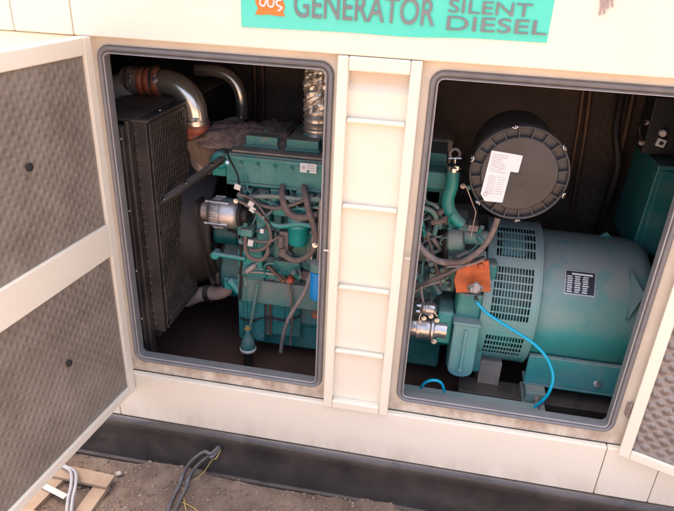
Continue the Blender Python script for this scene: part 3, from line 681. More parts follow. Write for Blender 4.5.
H([(243, 196, .268), (255, 204, .262), (264, 216, .26), (276, 232, .26), (280, 246, .26)], .0035, 'hose_dark', 'wiring')
H([(253, 240, .27), (262, 242, .262), (272, 241, .262), (279, 236, .262)], .005, 'hose', 'wiring')
for px, py, w, h, a in ((237.5, 187, 6, 5, 15), (251, 204, 5.5, 5, 30), (252.5, 209.5, 5.5, 5, 30), (250.5, 243, 5, 6, 10), (262, 231, 3.5, 4, 0)):
    c = P(px, py, .262); k = P(px+1, py, .262).x-c.x; mb = MB()
    mb.box((-w/2*k, -.002, -h/2*k*1.1), (w/2*k, .0015, h/2*k*1.1), Matrix.Translation(c) @ Matrix.Rotation(rad(a), 4, 'Y')); mb.build('cable_tag', 'tag', E_)
mb = MB(); mb.bolt(P(227.5, 162.5, .33), (.2, -1, .3), .0045, .01); mb.bolt(P(236, 201, .262), (0, -1, 0), .006, .008); mb.bolt(P(315, 245, .25), (0, -1, 0), .007, .009); mb.build('bolt', 'zinc', E_, split=True)

# rear (right window) of the engine
mb = MB(); bxp(mb, 400, 138, 452, 168, .55, .8); mb.build('rear_manifold', 'dustplate', E_, .01)
mb = MB(); bxp(mb, 421, 172, 446, 190, .31, .42); bxp(mb, 425, 190, 441, 204, .33, .42); mb.build('rear_port_cover', 'teal_clean', E_, .006)
mb = MB(); bxp(mb, 408, 228, 435, 262, .30, .40); bxp(mb, 410, 266, 438, 300, .31, .42); bxp(mb, 445, 223, 466, 262, .26, .40); bxp(mb, 436, 262, 456, 292, .30, .4); bxp(mb, 412, 296, 452, 318, .34, .44); mb.build('accessory_block', 'teal_dusty', E_, .008, split=True)
mb = MB(); mb.cyl(P(463, 236, .27), P(488, 238, .27), .026, 18, ch=.004); mb.cyl(P(447, 240, .24), P(463, 240, .24), .038, 20, ch=.006); mb.cyl(P(463, 255, .27), P(486, 256, .27), .020, 18, ch=.004); mb.build('turbo_housing', 'teal_dusty', E_)
mb = MB()
for (px, py, r) in ((413, 246, .012), (422, 252, .009), (430, 246, .011), (416, 276, .013), (427, 282, .010), (420, 292, .008), (433, 270, .009), (450, 228, .008), (461, 228, .008), (450, 257, .008), (443, 280, .010), (449, 288, .007), (430, 303, .010), (441, 308, .008), (462, 258, .007)):
    mb = MB(); mb.bolt(P(px, py, .25), (0, -1, .1), r*.7, .01); mb.cyl(P(px, py, .25), P(px, py, .25)+Vector((0, .1, 0)), r, 12); mb.build('fitting', 'teal_dusty', E_)
H([(404, 222, .24), (411, 212, .23), (422, 208, .23), (432, 212, .23), (437, 222, .24), (434, 234, .25)], .009, 'teal_dusty', 'coolant_tube')
H([(410, 205, .27), (424, 202, .26), (436, 206, .25), (441, 216, .25), (440, 228, .26)], .0065, 'teal_dusty', 'coolant_tube')
H([(405, 216, .23), (414, 217, .225), (422, 222, .225), (424, 236, .24)], .006, 'teal_clean', 'coolant_tube')
H([(431, 222, .24), (440, 222, .235), (449, 217, .235)], .011, 'hose', 'hose')
H([(408, 220, .22), (414, 235, .21), (422, 249, .20), (432, 258, .195), (443, 262, .19), (452, 261, .19)], .0115, 'hose_grey')
H([(418, 222, .25), (428, 240, .24), (435, 262, .24), (440, 285, .25)], .006, 'hose')
H([(447, 232, .23), (446, 248, .225), (446, 262, .23)], .009, 'hose_dark', 'hose')
H([(402, 300, .24), (415, 290, .22), (430, 280, .20), (445, 274, .19), (458, 268, .18), (470, 263, .18)], .0065, 'hose', 'wiring')
H([(404, 305, .24), (412, 294, .22), (425, 286, .20), (440, 281, .19)], .005, 'hose_grey', 'wiring')
H([(421, 286, .2), (422, 296, .2), (424, 304, .19)], .0045, 'hose_grey', 'wiring')
H([(448, 263, .185), (462, 262, .18), (474, 261, .175), (484, 256, .17)], .0045, 'hose_dark', 'wiring')
H([(447, 266, .185), (460, 266, .18), (472, 264, .175), (484, 259, .17)], .004, 'hose_grey', 'wiring')
rnd = random.Random(11)
def clutter(x0, x1, y0, y1, n, Y0, Y1, mats):
    for i in range(n):
        px, py = rnd.uniform(x0, x1), rnd.uniform(y0, y1); Y = rnd.uniform(Y0, Y1); k = rnd.random(); m = rnd.choice(mats); c = P(px, py, Y); mb = MB()
        if k < .3:
            d = Vector((rnd.uniform(-1, 1), rnd.uniform(-.6, .2), rnd.uniform(-1, 1))).normalized(); mb.cyl(c, c+d*rnd.uniform(.02, .05), rnd.uniform(.006, .012), 12, ch=.001); mb.bolt(c+d*.001, -d, .006, .01); mb.build('fitting', m, E_)
        elif k < .62:
            pts = [c]; d = Vector((rnd.uniform(-1, 1), -.2, rnd.uniform(-1, 1))).normalized()
            for q in range(4): d = (d+Vector((rnd.uniform(-.8, .8), rnd.uniform(-.25, .25), rnd.uniform(-.8, .8)))).normalized(); pts.append(pts[-1]+d*.028)
            mb.tube(pts, rnd.uniform(.0022, .005), 8); mb.build('thin_pipe', m, E_)
        elif k < .8:
            w, h = rnd.uniform(.008, .018), rnd.uniform(.008, .022); mb.box(c-Vector((w, .004, h)), c+Vector((w, .05, h))); mb.bolt(c-Vector((0, .004, 0)), (0, -1, 0), .005, .006); mb.build('bracket', m, E_, .003)
        else:
            mb.bolt(c, (rnd.uniform(-.3, .3), -1, .2), rnd.uniform(.005, .008), .010); mb.cyl(c, c+Vector((0, .09, 0)), .007, 10); mb.build('bolt', m, E_)
clutter(240, 322, 196, 262, 34, .285, .325, ['teal', 'teal_dusty', 'teal_dusty', 'hose', 'hose_dark', 'steel_dull'])
clutter(240, 320, 262, 300, 12, .30, .33, ['teal', 'teal_dusty', 'hose', 'steel_dull'])
clutter(406, 450, 205, 312, 46, .245, .30, ['teal_dusty', 'teal_dusty', 'teal', 'hose', 'hose_grey', 'dustplate'])
clutter(446, 488, 226, 262, 10, .235, .26, ['teal_dusty', 'teal', 'hose_grey'])
# lifting eye pipe
mb = MB(); mb.tube(TP([(454, 167, .25), (452, 185, .25), (448, 198, .25), (449, 209, .25), (456, 219, .25), (463, 224, .25)]), [.0205, .0215, .022, .022, .021, .018], 18); eb = mb.build('breather_pipe', 'teal_clean', E_)
clamp(eb, P(454, 168, .25), (0.05, 0, 1), .0215, 'zinc', .016)
mb = MB(); mb.cyl(P(455, 166, .25), P(455.5, 157, .25), .007, 10); mb.cyl(P(448.5, 158.5, .245), P(461.5, 158.5, .245), .003, 8); mb.build('clamp_screw', 'zinc', eb)
c = P(455, 154, .25); mb = MB(); mb.tube([c+Vector((.0155*math.sin(a), 0, .0165*math.cos(a))) for a in [2.5-5*i/10 for i in range(11)]], .0048, 8, 3); mb.build('shackle', 'steel_dull', eb)
# flywheel housing etc
mb = MB(); bxp(mb, 453, 262, 489, 372, .235, .70); x0, x1, z0, z1 = bxp(MB(), 456, 294, 482, 324, .205, .235); mb.box((x0, .205, z0), (x1, .2345, z1)); mb.build('flywheel_housing', 'teal', E_, .010)
mb = MB(); bxp(mb, 436, 312, 452, 344, .20, .30); mb.build('starter_flange', 'teal_clean', E_, .008)
mb = MB(); x0, x1, z0, z1 = bxp(MB(), 450, 324, 476, 377, .17, .2)
zz = z0; w_ = x1-x0; pts = [(x0, .165, z1), (x0, .165, zz+.03)]+[(x0+w_/2-w_/2*math.cos(a), .165, zz+.03-.03*math.sin(a)) for a in [PI*i/8 for i in range(1, 8)]]+[(x1, .165, zz+.03), (x1, .165, z1)]
mb.prism(pts, (0, .075, 0)); mb.box((x0-.004, .160, z1-.004), (x1+.004, .232, z1+.008)); cv = mb.build('sump_cover', 'grille_teal', E_, .009)
mb = MB(); mb.box(((x0+x1)/2-.005, .157, z0+.03), ((x0+x1)/2+.005, .1655, z1-.02)); mb.bolt(((x0+x1)/2, .157, z0+.035), (0, -1, 0), .007, .006); mb.build('cover_rib', 'grille_teal', cv, .002)
mb = MB(); ob = [P(x, y, .185) for x, y in ((456, 293), (454, 280), (458, 266), (464, 261), (489, 261), (491, 292))]; mb.prism(ob, (0, .016, 0))
orb = mb.build('orange_bracket', 'orange', E_, .003)
mb = MB()
for px in (468, 481): cylY(mb, px, 267, .176, .188, .011, 16, .003)
mb.build('bracket_boss', 'orange', orb, split=True)
c = P(475, 290, .155); mb = MB(); mb.lathe(c-Vector((0, .002, -.004)), c+Vector((0, .012, .012)), [(0, .004), (0, .027), (.002, .0285), (.004, .0285), (.006, .024), (.006, .004)], 26); sw = mb.build('sensor_disc', 'steel_dull', E_)
mb = MB(); mb.cyl(c+Vector((0, -.006, -.002)), c+Vector((0, -.012, .034)), .011, 12, .008, ch=.002); mb.cyl(c+Vector((.009, -.008, .004)), c+Vector((.010, -.012, .026)), .006, 10); mb.box(c+Vector((-.016, -.012, -.004)), c+Vector((-.006, -.004, .014))); mb.build('connector_plug', 'cable_grey', sw, .002)
# starter motor
s0 = P(404, 331, .17); s1 = P(438, 331, .17); s1.z = s0.z = (s0.z+s1.z)/2; ls = s1.x-s0.x
mb = MB(); mb.lathe((s0.x-.05, .20, s0.z), (s1.x+.03, .20, s0.z), [(0, .02), (0, .036), (.004, .038), (.05+ls*.36, .038), (.05+ls*.37, .044), (.05+ls*.47, .044), (.05+ls*.48, .040), (.05+ls*.75, .040), (.05+ls*.8, .046), (.05+ls*.86, .046), (.05+ls*.9, .034), (.05+ls, .030), (.05+ls+.03, .03)], 32)
smt = mb.build('starter_motor', 'chrome', E_)
mb = MB(); q = P(420, 308, .17); mb.lathe((q.x, .185, q.z-.006), (q.x+.06, .185, q.z-.006), [(0, .006), (0, .017), (.004, .020), (.018, .020), (.02, .023), (.05, .023), (.054, .018), (.06, .008)], 22); mb.build('solenoid', 'chrome', smt)
mb = MB(); mb.bolt((q.x+.002, .18, q.z+.004), (-1, 0, 0), .006, .014); mb.bolt((q.x+.002, .175, q.z-.016), (-1, 0, 0), .006, .014)
for px, py in ((424, 318), (431, 316), (437, 320), (421, 322)): mb.bolt(P(px, py, .165), (0, -1, 0), .006, .008)
mb.bolt(P(434, 341, .175), (0, -1, 0), .007, .01); mb.build('terminal_nut', 'zinc', smt)
mb = MB(); mb.tube(TP([(421, 313, .16), (419, 318, .155), (421, 323, .155), (427, 325, .155)]), .003, 8); mb.tube(TP([(427, 306, .16), (433, 310, .155), (437, 316, .155)]), .003, 8); mb.build('terminal_strap', 'chrome', smt)

# ---- exhaust bellows wrapped in foil
q = P(317, 135, .5); mb = MB(); H_ = 0.42; seg = 32; rings = 60; vs = []
for j in range(rings+1):
    t = j/rings; z = q.z-.03+H_*t
    for i in range(seg):
        a = 2*PI*i/seg; r = .050
        if t < .30: r = .050+.004*math.sin(t*2*PI*18)
        else: r = .052+.012*noise.noise(Vector((math.cos(a)*2, math.sin(a)*2, t*14)))+.008*noise.noise(Vector((math.cos(a)*6, math.sin(a)*6, t*40)))
        vs.append((q.x+r*math.cos(a), .5+r*math.sin(a), z))
mb.add(vs, [(j*seg+i, j*seg+(i+1) % seg, (j+1)*seg+(i+1) % seg, (j+1)*seg+i) for j in range(rings) for i in range(seg)], False)
ex = thing('exhaust_pipe', 'upright exhaust bellows wrapped in crinkled silver foil behind the left window edge', 'exhaust pipe', (q.x, .5, ZH1+.01))
mb.build('foil_wrap', 'foil', ex)
mb = MB(); mb.cyl((q.x, .5, ZH1+.009), (q.x, .5, q.z-.031), .046, 24); mb.lathe((q.x, .5, q.z-.045), (q.x, .5, q.z-.03), [(0, .058), (.002, .062), (.012, .062), (.015, .056)], 26); mb.build('flange', 'alu', ex)

# ---- rag on the head
c0 = Vector((.125, .385, 0)); mb = MB(); nu, nv = 44, 30; vs = []
ux = Vector((.33, .03, 0)); uv_ = Vector((-.02, .22, 0))
for j in range(nv+1):
    for i in range(nu+1):
        u = i/nu; v = j/nv; e = min(u, 1-u)*4; e2 = min(v, 1-v)*4; k = min(1, e)*min(1, e2)
        w = noise.noise(Vector((u*3, v*3, 5)))
        p = c0+ux*(u+.05*noise.noise(Vector((v*4, 0, 2))))+uv_*(v+.08*noise.noise(Vector((u*4, 1, 2))))
        p.z = ZH1+.022+.032*(k**.6)+.02*w*k+.014*noise.noise(Vector((u*11, v*9, 1)))-.03*(1-min(1, e2))*(v < .5)
        vs.append(p)
mb.add(vs, [(j*(nu+1)+i, j*(nu+1)+i+1, (j+1)*(nu+1)+i+1, (j+1)*(nu+1)+i) for j in range(nv) for i in range(nu)], True)
o = mb.build('rag', 'rag', None, 0, (.33, .5, ZH1+.02)); md = o.modifiers.new('s', 'SOLIDIFY'); md.thickness = .008
tag(o, 'crumpled grey cloth rag lying on top of the engine beside the orange coupling', 'rag')

# ---- air filter
YF = .10; fc = P(519, 174.5, YF); RF = (P(569.5, 174.5, YF).x-P(467.5, 174.5, YF).x)/2
AF = thing('air_filter', 'big round black air filter canister with a white sticker and wire clips', 'air filter', (fc.x, .25, fc.z))
def L(y): return Vector((fc.x, y, fc.z))
mb = MB(); mb.lathe(L(.135), L(.40), [(0, RF*.95), (.03, RF*.97), (.035, RF*.92), (.23, RF*.91), (.265, RF*.6)], 56); mb.lathe(L(.40), L(.58), [(0, .07), (.18, .07)], 28); mb.build('canister', 'black', AF)
mb = MB(); ri, ro = RF*.775, RF*.955
mb.lathe(L(YF), L(YF+.034), [(.001, 0.0005), (.001, ri*.30), (.0, ri*.30), (.0, ri-.003), (.003, ri), (.017, ri), (.017, ro), (.002, ro), (0, ro+.002), (0, RF-.002), (.003, RF), (.032, RF), (.034, RF*.95)], 72, caps=False)
cvr = mb.build('cover', 'black', AF)
mb = MB(); nr = 20
for k in range(nr):
    a = 2*PI*(k+.5)/nr; d = Vector((math.cos(a), 0, math.sin(a))); t = Vector((-math.sin(a), 0, math.cos(a)))
    ce = L(YF+.0095)+d*(ri+ro)/2; hh = (ro-ri)/2+.001
    mb.add([ce+d*sx*hh+t*sz*.0016+Vector((0, sy*.0085, 0)) for sx, sy, sz in ((-1, -1, -1), (1, -1, -1), (1, 1, -1), (-1, 1, -1), (-1, -1, 1), (1, -1, 1), (1, 1, 1), (-1, 1, 1))], [(3, 2, 1, 0), (4, 5, 6, 7), (0, 1, 5, 4), (1, 2, 6, 5), (2, 3, 7, 6), (3, 0, 4, 7)])
mb.build('cover_rib', 'black', cvr, split=True)
mb = MB(); mb.lathe(L(YF-.003), L(YF+.002), [(0, .004), (.001, .007), (.005, .008)], 20); mb.build('hub', 'black', cvr)
for px, py in ((515, 124), (567, 146), (566, 196), (517, 222.5), (472, 206), (468.5, 157)):
    p = P(px, py, YF); d = (p-fc); d.y = 0; d.normalize(); t = Vector((-d.z, 0, d.x)); b = L(YF+.01)+d*(RF+.004)
    mb = MB(); mb.tube([b+t*.010+Vector((0, .03, 0)), b+t*.009-Vector((0, .012, 0)), b+t*.004-d*.006-Vector((0, .018, 0)), b-t*.004-d*.006-Vector((0, .018, 0)), b-t*.009-Vector((0, .012, 0)), b-t*.010+Vector((0, .03, 0))], .0017, 8, 4)
    mb.tube([b+t*.006+Vector((0, .0, 0)), b-d*.002-Vector((0, .017, 0)), b+d*.004-t*.006-Vector((0, .008, 0))], .0017, 8, 4); mb.build('wire_clip', 'zinc', AF)
lp = [(491.7, 150.5), (515.6, 154.5), (522.9, 155.9), (518.2, 172.8), (510.5, 171.6), (502.3, 202.6), (484.6, 201), (480.7, 193.9)]
mb = MB(); mb.prism([P(x, y, YF-.0012) for x, y in lp], (0, .001, 0)); lab = mb.build('sticker', 'paper', AF)
mb = MB()
def lab_line(u0, u1, v, th=.5):                    # u across, v down the sticker
    A = Vector((491.7, 150.5, 0)); U = Vector((20.5, 3.6, 0)); V = Vector((-10.4, 46.5, 0))
    q = [A+U*u0+V*v, A+U*u1+V*v, A+U*u1+V*(v+th/47), A+U*u0+V*(v+th/47)]
    mb.prism([P(a.x, a.y, YF-.0019) for a in q], (0, .0005, 0))
for k in range(9): lab_line(.12, random.uniform(.6, .9), .06+k*.045, .45)
for k in range(12): lab_line(.12, .5, .52+k*.034, .4); 
for k in range(8): lab_line(.56, .92, .52+k*.05, .4)
mb.build('print', 'ink', lab)
mb = MB(); q = P(485.5, 194, YF-.002); mb.lathe((q.x, YF-.0022, q.z), (q.x, YF-.0014, q.z), [(0, .0045), (0, .0065), (.0008, .0065), (.0008, .0045)], 20, caps=False)
mb.build('print', 'ink', lab)
tubep('outlet_hose', [(497, 218, .16), (493, 232, .15), (484, 246, .15), (472, 256, .155), (460, 262, .165), (447, 262, .18)], .0098, 'hose', AF, 12)
mb = MB(); mb.bar(P(466, 186, .2), P(476, 212, .2), .005, .003); mb.bar(P(476, 212, .2), P(471, 236, .2), .004, .003); mb.bolt(P(463, 186, .2), (0, -1, 0), .006, .01); mb.build('stay_wire', 'steel_dull', AF)

# ---- generator end
G_ = thing('electric_generator', 'teal drum shaped electric generator with slotted vents and a dark data plate', 'generator', (1.5, .47, -.2))
GY, GZc, GR = .46, .232, .247; GX = 1.405
mb = MB(); mb.lathe((GX, GY, GZc), (1.9, GY, GZc), [(0, GR-.004), (.004, GR), (.30, GR), (.307, GR-.003), (.33, GR-.004), (.365, GR-.018), (.39, GR-.06), (.40, .05)], 72); body = mb.build('generator_body', 'teal_gen', G_)
def cyl_patch(mb, R1, R0, th0, th1, x0, x1, n=8):
    vs = []
    for i in range(n+1):
        a = rad(th0+(th1-th0)*i/n)
        for R, x in ((R1, x0), (R1, x1), (R0, x1), (R0, x0)): vs.append((x, GY-R*math.cos(a), GZc+R*math.sin(a)))
    fs = [(i*4+k, i*4+(k+1) % 4, (i+1)*4+(k+1) % 4, (i+1)*4+k) for i in range(n) for k in range(4)]+[(0, 1, 2, 3), (n*4+3, n*4+2, n*4+1, n*4)]
    mb.add(vs, fs, False)
mb = MB(); xa, xb = P(567, 284, .235).x, P(599, 284, .235).x; cyl_patch(mb, GR+.0015, GR-.002, 30, 50, xa, xb); npl = mb.build('nameplate', 'alu', G_)
mb = MB(); cyl_patch(mb, GR+.0022, GR+.001, 31, 49, xa+.003, xb-.003); mb.build('plate_face', 'plate', npl)
mb = MB()
for r in range(9):
    t0 = 47-r*1.75-(.6 if r else 0)
    if r == 0: cyl_patch(mb, GR+.0028, GR+.001, t0-.9, t0+.5, xa+.022, xb-.010, 1); continue
    cols = ((.006, .026), (.031, .052), (.057, .078))
    for c0_, c1_ in cols: cyl_patch(mb, GR+.0028, GR+.001, t0-.5, t0+.4, xa+c0_+random.random()*.002, xa+c1_-random.random()*.004, 1)
mb.build('plate_rows', 'paper', npl)
# vent housing: shell on an angular grid with slot holes
VX0, VX1, VR = 1.212, 1.405, GR+.020
holes = []
def win(t0, t1, rows, x0, x1, cols):
    dt = (t1-t0)/rows; dx = (x1-x0)/cols
    return [(t0+dt*(r+.09), t0+dt*(r+.91), x0+dx*(c+.15), x0+dx*(c+.85)) for r in range(rows) for c in range(cols)]
H1 = win(52, 86, 4, VX0+.030, VX1-.028, 13)+win(4, 45, 7, VX0+.030, VX1-.030, 13)+win(-35, -10, 4, VX0+.030, VX1-.030, 13)+win(115, 155, 6, VX0+.03, VX1-.03, 13)
ts = sorted(set([h[0] for h in H1]+[h[1] for h in H1]+[-75+i*5 for i in range(57)]))
xs = sorted(set([round(h[2], 5) for h in H1]+[round(h[3], 5) for h in H1]+[VX0+.002, VX1-.002]))
hs = [(a, b, c-1e-4, d+1e-4) for a, b, c, d in H1]
mb = MB(); idx = {}; vs = []; fs = []
def rr_(t):                                            # flattened, slightly boxy drum
    return VR
for i, t in enumerate(ts):
    for j, x in enumerate(xs): idx[i, j] = len(vs); a = rad(t); vs.append((x, GY-rr_(t)*math.cos(a), GZc+rr_(t)*math.sin(a)))
byrow = {}
for i in range(len(ts)-1):
    tm = (ts[i]+ts[i+1])/2; hh = [h for h in hs if h[0] < tm < h[1]]
    for j in range(len(xs)-1):
        xm = (xs[j]+xs[j+1])/2
        if any(h[2] < xm < h[3] for h in hh): continue
        fs.append((idx[i, j], idx[i+1, j], idx[i+1, j+1], idx[i, j+1]))
mb.add(vs, fs, False); vh = mb.build('vent_housing', 'grille_teal', G_); md = vh.modifiers.new('s', 'SOLIDIFY'); md.thickness = .004; md.offset = 0
mb = MB()
for xx in (VX0, VX1-.012): mb.lathe((xx, GY, GZc), (xx+.012, GY, GZc), [(0, VR-.02), (0, VR+.001), (.003, VR+.004), (.009, VR+.004), (.012, VR+.001), (.012, VR-.02)], 72, caps=False)
mb.build('housing_rim', 'grille_teal', vh)
mb = MB(); mb.cyl((VX0+.005, GY, GZc), (VX1-.005, GY, GZc), VR-.055, 48); mb.cyl((VX0+.06, GY, GZc), (VX1-.06, GY, GZc), VR-.03, 48); mb.build('rotor_core', 'teal_dark', G_)
mb = MB(); cyl_patch(mb, VR-.012, VR-.016, 56, 82, VX0+.05, VX1-.062); mb.build('inner_plate', mat('pale_teal_inner', (.22, .45, .44), .5), G_)
# feet and base
mb = MB(); z_t = P(560, 358, .235).z; z_b = P(560, 387, .225).z
fx = P(526, 372, .225).x
mb.box((fx, .225, z_b), (1.86, .245, z_t)); mb.box((fx, .246, z_t-.03), (1.86, .68, z_t-.01)); mb.box((fx, .225, z_b-.012), (1.86, .30, z_b-.001))
ft = mb.build('foot', 'teal_gen', G_, .003)
mb = MB(); mb.bolt(P(597, 384, .222), (0, -1, .6), .010, .012); mb.build('bolt', 'chrome', ft)
mb = MB(); x0, x1, z0, z1 = bxp(MB(), 528, 372, 549, 402, .16, .2); mb.box((x0, .17, z_b-.05), (x1, .224, z_b-.004)); mb.box((x0-.004, .14, z_b-.10), (x1+.004, .30, z_b-.0505)); mt = mb.build('mounting_block', 'teal_dusty', G_, .004)
mb = MB(); q = P(540, 389, .15); mb.cyl((q.x, .155, z_b-.05), (q.x, .155, z_b-.044), .016, 16); mb.cyl((q.x, .155, z_b-.044), (q.x, .155, z_b-.03), .009, 6); mb.build('bolt', 'chrome', mt)
mb = MB(); mb.bolt((q.x, .17, z_b-.022), (0, -1, 0), .008, .01); mb.build('bolt', 'steel_dull', mt)
mb = MB(); x0, x1, z0, z1 = bxp(MB(), 500, 368, 527, 378, .25, .3); mb.box((1.25, .27, -.20), (1.33, .40, z1)); mb.build('support_leg', 'dustplate', G_, .003)
mb = MB(); mb.box((1.18, .2, -.204), (1.85, .30, z_b-.065)); mb.build('support_beam', 'skid', G_, .004)
# triangular lug near the right end
mb = MB(); xl = P(640, 285, .20).x+.02
def cyP(x, th, R): a = rad(th); return (x, GY-R*math.cos(a), GZc+R*math.sin(a))
t0, t1, tm = 14, 56, 36
mb.add([cyP(xl-.028, t1, GR-.01), cyP(xl-.028, t0, GR-.01), cyP(xl-.022, t1-1, GR+.014), cyP(xl-.022, t0+2, GR+.014), cyP(xl+.018, tm, GR+.028), cyP(xl+.02, tm, GR-.03)],
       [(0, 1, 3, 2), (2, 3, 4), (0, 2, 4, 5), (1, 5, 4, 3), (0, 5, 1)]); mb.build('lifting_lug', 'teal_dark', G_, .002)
mb = MB(); p = P(607, 235, .5); mb.prism([(p.x-.03, .5, GZc+GR-.01), (p.x, .5, GZc+GR+.014), (p.x+.03, .5, GZc+GR-.01)], (0, .015, 0)); mb.build('lifting_eye', 'teal', G_, .003)

# ---- control cabinet, switch panel
xc = P(628, 200, .52).x
T_ = thing('terminal_box', 'dark teal sheet metal terminal box above the right end of the generator', 'terminal box', (xc+.2, .6, GZc+GR))
mb = MB(); zt = P(650, 163, .52).z; zb2 = GZc+.19
x_ = P(640, 165, .5).x+.06
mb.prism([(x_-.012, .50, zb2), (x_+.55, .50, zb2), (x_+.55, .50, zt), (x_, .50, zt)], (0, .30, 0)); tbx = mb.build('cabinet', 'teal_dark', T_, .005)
mb = MB(); mb.box((x_+.012, .493, zb2+.012), (x_+.52, .4985, zt-.018)); mb.build('cabinet_lid', 'teal_dark', T_, .002)
K_ = thing('switch_panel', 'black panel of small fittings mounted high in the right corner of the generator bay', 'switch panel', (x_+.2, .6, zt))
mb = MB(); mb.box((x_-.035, .60, zt+.01), (x_+.5, .72, zt+.21)); mb.build('panel_box', 'blackin', K_, .004)
for px, py, r in ((646, 122, .009), (641, 142, .010)):
    p = P(px, py, .6); mb = MB(); mb.cyl(p, p-Vector((0, .012, 0)), r, 14, ch=.002); mb.build('gland', 'steel_dull', K_)
p = P(662.5, 133, .59); mb = MB(); mb.cyl(p+Vector((0, .01, 0)), p-Vector((0, .012, 0)), .012, 14, ch=.003); mb.build('knob', 'white', K_)
p = P(661, 143, .59); mb = MB(); Tm = Matrix.Translation(p) @ Matrix.Rotation(rad(12), 4, 'Y'); mb.box((-.015, -.004, -.014), (.015, .009, .014), Tm); nb = mb.build('socket', 'tag', K_, .002); mb = MB(); mb.box((-.007, -.0055, -.006), (.007, -.0042, .006), Tm); mb.build('socket_face', 'blackin', nb)
tubep('cable', [(646, 122, .585), (640, 128, .57), (642, 142, .585)], .004, 'hose_dark', K_)

# ---- cyan cables
mb = MB(); mb.tube(TP([(476, 300, .140), (479, 305, .138), (488, 314, .135), (502, 323, .13), (518, 333, .12), (533, 343, .115), (544, 354, .11), (551, 367, .105), (553, 380, .10), (548, 394, .10), (541, 402, .105), (534, 407, .112)]), .0056, 10)
o = mb.build('control_cable', 'cyan', None, 0, P(535, 407, .11)); tag(o, 'long bright blue cable looping from the grey plug down across the slotted vent', 'cable')
mb = MB(); mb.tube(TP([(475.5, 296, .146), (477, 302, .139)]), .0062, 10); mb.build('cable_boot', 'hose_dark', o)
mb = MB(); mb.tube(TP([(421, 388, .10), (424, 383.5, .09), (430, 380.5, .085), (437, 380.5, .085), (442, 384, .09), (444.5, 392, .095)]), .0052, 10)
o = mb.build('control_cable', 'cyan', None, 0, P(430, 385, .1)); tag(o, 'short bright blue cable hoop standing up beside the bottom of the middle column', 'cable')

# ---- outside things
def gp(px, py, h=0): return PZ(px, py, GZ+h)
p0 = P(219, 448, -.052)
def yc(p, y): return Vector((p.x, min(p.y, y), p.z))
for pts, r, m, nm, lb, ct in (
    ([p0+Vector((0, .02, .0)), p0+Vector((-.02, -.03, -.004)), P(204, 452, -.082), P(191, 462, -.092), P(183, 475, -.105), gp(179, 486, .012), gp(172, 500, .009), gp(165, 520, .009), gp(158, 540, .009)], .0075, 'cable', 'power_cable', 'left of two thick black cables running out of the black rail', 'cable'),
    ([p0+Vector((.004, .02, -.006)), p0+Vector((-.014, -.035, -.014)), P(209, 456, -.082), P(197, 466, -.094), P(189, 478, -.108), gp(186, 488, .010), gp(179, 502, .009), gp(171, 522, .009), gp(166, 540, .009)], .0075, 'cable', 'power_cable', 'right of two thick black cables running out of the black rail', 'cable'),
    ([p0+Vector((.006, .02, -.008)), p0+Vector((0, -.03, -.02)), P(212, 460, -.078), P(202, 474, -.085), gp(188, 484, .004), gp(183, 489, .004), gp(184, 500, .004), gp(187, 515, .004), gp(190, 530, .004)], .0022, 'yellow', 'earth_wire', 'thin yellow wire trailing over the dirt beside the black cables', 'wire'),
    ([gp(176, 502, .004), gp(184, 503, .004), gp(192, 507, .004), gp(199, 512, .004), gp(210, 525, .004)], .0018, 'yellow', 'earth_wire', 'short stray end of yellow wire at the bottom edge of the picture', 'wire')):
    mb = MB(); mb.tube(pts, r, 10); o = mb.build(nm, m, None, 0, pts[3]); tag(o, lb, ct, 'wires leaving the black rail')
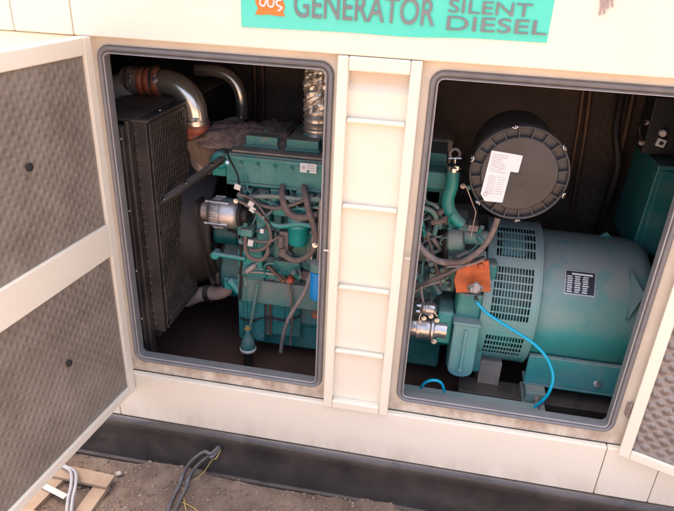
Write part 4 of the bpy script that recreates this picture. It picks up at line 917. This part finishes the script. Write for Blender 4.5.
for k, (lb, dx) in enumerate((('left strand of the shiny grey cable pair hanging below the left door', -2), ('right strand of the shiny grey cable pair hanging below the left door', 2.5))):
    pts = [gp(52+dx*.3, 458, .03+k*.004), gp(64+dx*.5, 466, .05+k*.004), gp(73+dx, 472, .055), gp(73+dx, 486, .06), gp(70+dx, 500, .05), gp(68+dx, 520, .05), gp(64+dx, 545, .05)]
    mb = MB(); mb.tube(pts, .006, 10); o = mb.build('grey_cable', 'cable_grey', None, 0, pts[2]); tag(o, lb, 'cable', 'grey cables under the left door')
# pallet: boards of one wooden frame lying on the dirt
PT = thing('wooden_pallet', 'pale wooden pallet lying on the dirt below the left door', 'pallet', gp(80, 495))
def board(a, b, w, h0, h1, nm='board'):
    A = gp(*a); B = gp(*b); A.z = B.z = GZ+(h0+h1)/2; mb = MB(); mb.bar(A, B, w, h1-h0); return mb.build(nm, 'wood', PT, .002)
board((28, 470), (112, 488), .060, .022, .036)
board((104, 487), (62, 545), .055, .0, .0215)
board((60, 480), (10, 530), .055, .0, .0215)
board((60, 530), (-40, 505), .05, .022, .036)
A = gp(27, 477, .03); B = gp(66, 497, .03); mb = MB(); mb.bar(A, B, .022, .006); o = mb.build('sun_streak_bar', 'sun_streak_metal', None, .001, A); tag(o, 'added shiny metal strip standing in for a streak of sunlight on the wooden pallet', 'sun streak stand-in')  # added reflective bar standing in for the sunlit streak on the pallet
#==LIGHT==
w = bpy.data.worlds.new('World'); scene.world = w; w.use_nodes = True; nt = w.node_tree
bg = nt.nodes['Background']; sky = nt.nodes.new('ShaderNodeTexSky'); sky.sky_type = 'NISHITA'; sky.sun_disc = False
SEL = 64; sd = Vector((-.45, .75, 0)).normalized()*math.cos(rad(SEL)); sd.z = math.sin(rad(SEL))
sky.sun_elevation = rad(SEL); sky.sun_rotation = math.atan2(sd.x, sd.y); sky.dust_density = 9; sky.air_density = .6; sky.ozone_density = 0
nt.links.new(sky.outputs[0], bg.inputs[0]); bg.inputs[1].default_value = .15
sl = bpy.data.lights.new('sun', 'SUN'); sl.energy = 4.5; sl.angle = rad(.5); sl.color = (1, .93, .82)
so = bpy.data.objects.new('sun', sl); COL.objects.link(so); so.rotation_euler = (-sd).to_track_quat('-Z', 'Y').to_euler()
scene.view_settings.view_transform = 'Standard'; scene.view_settings.look = 'None'; scene.view_settings.exposure = 2.65; scene.view_settings.gamma = 1
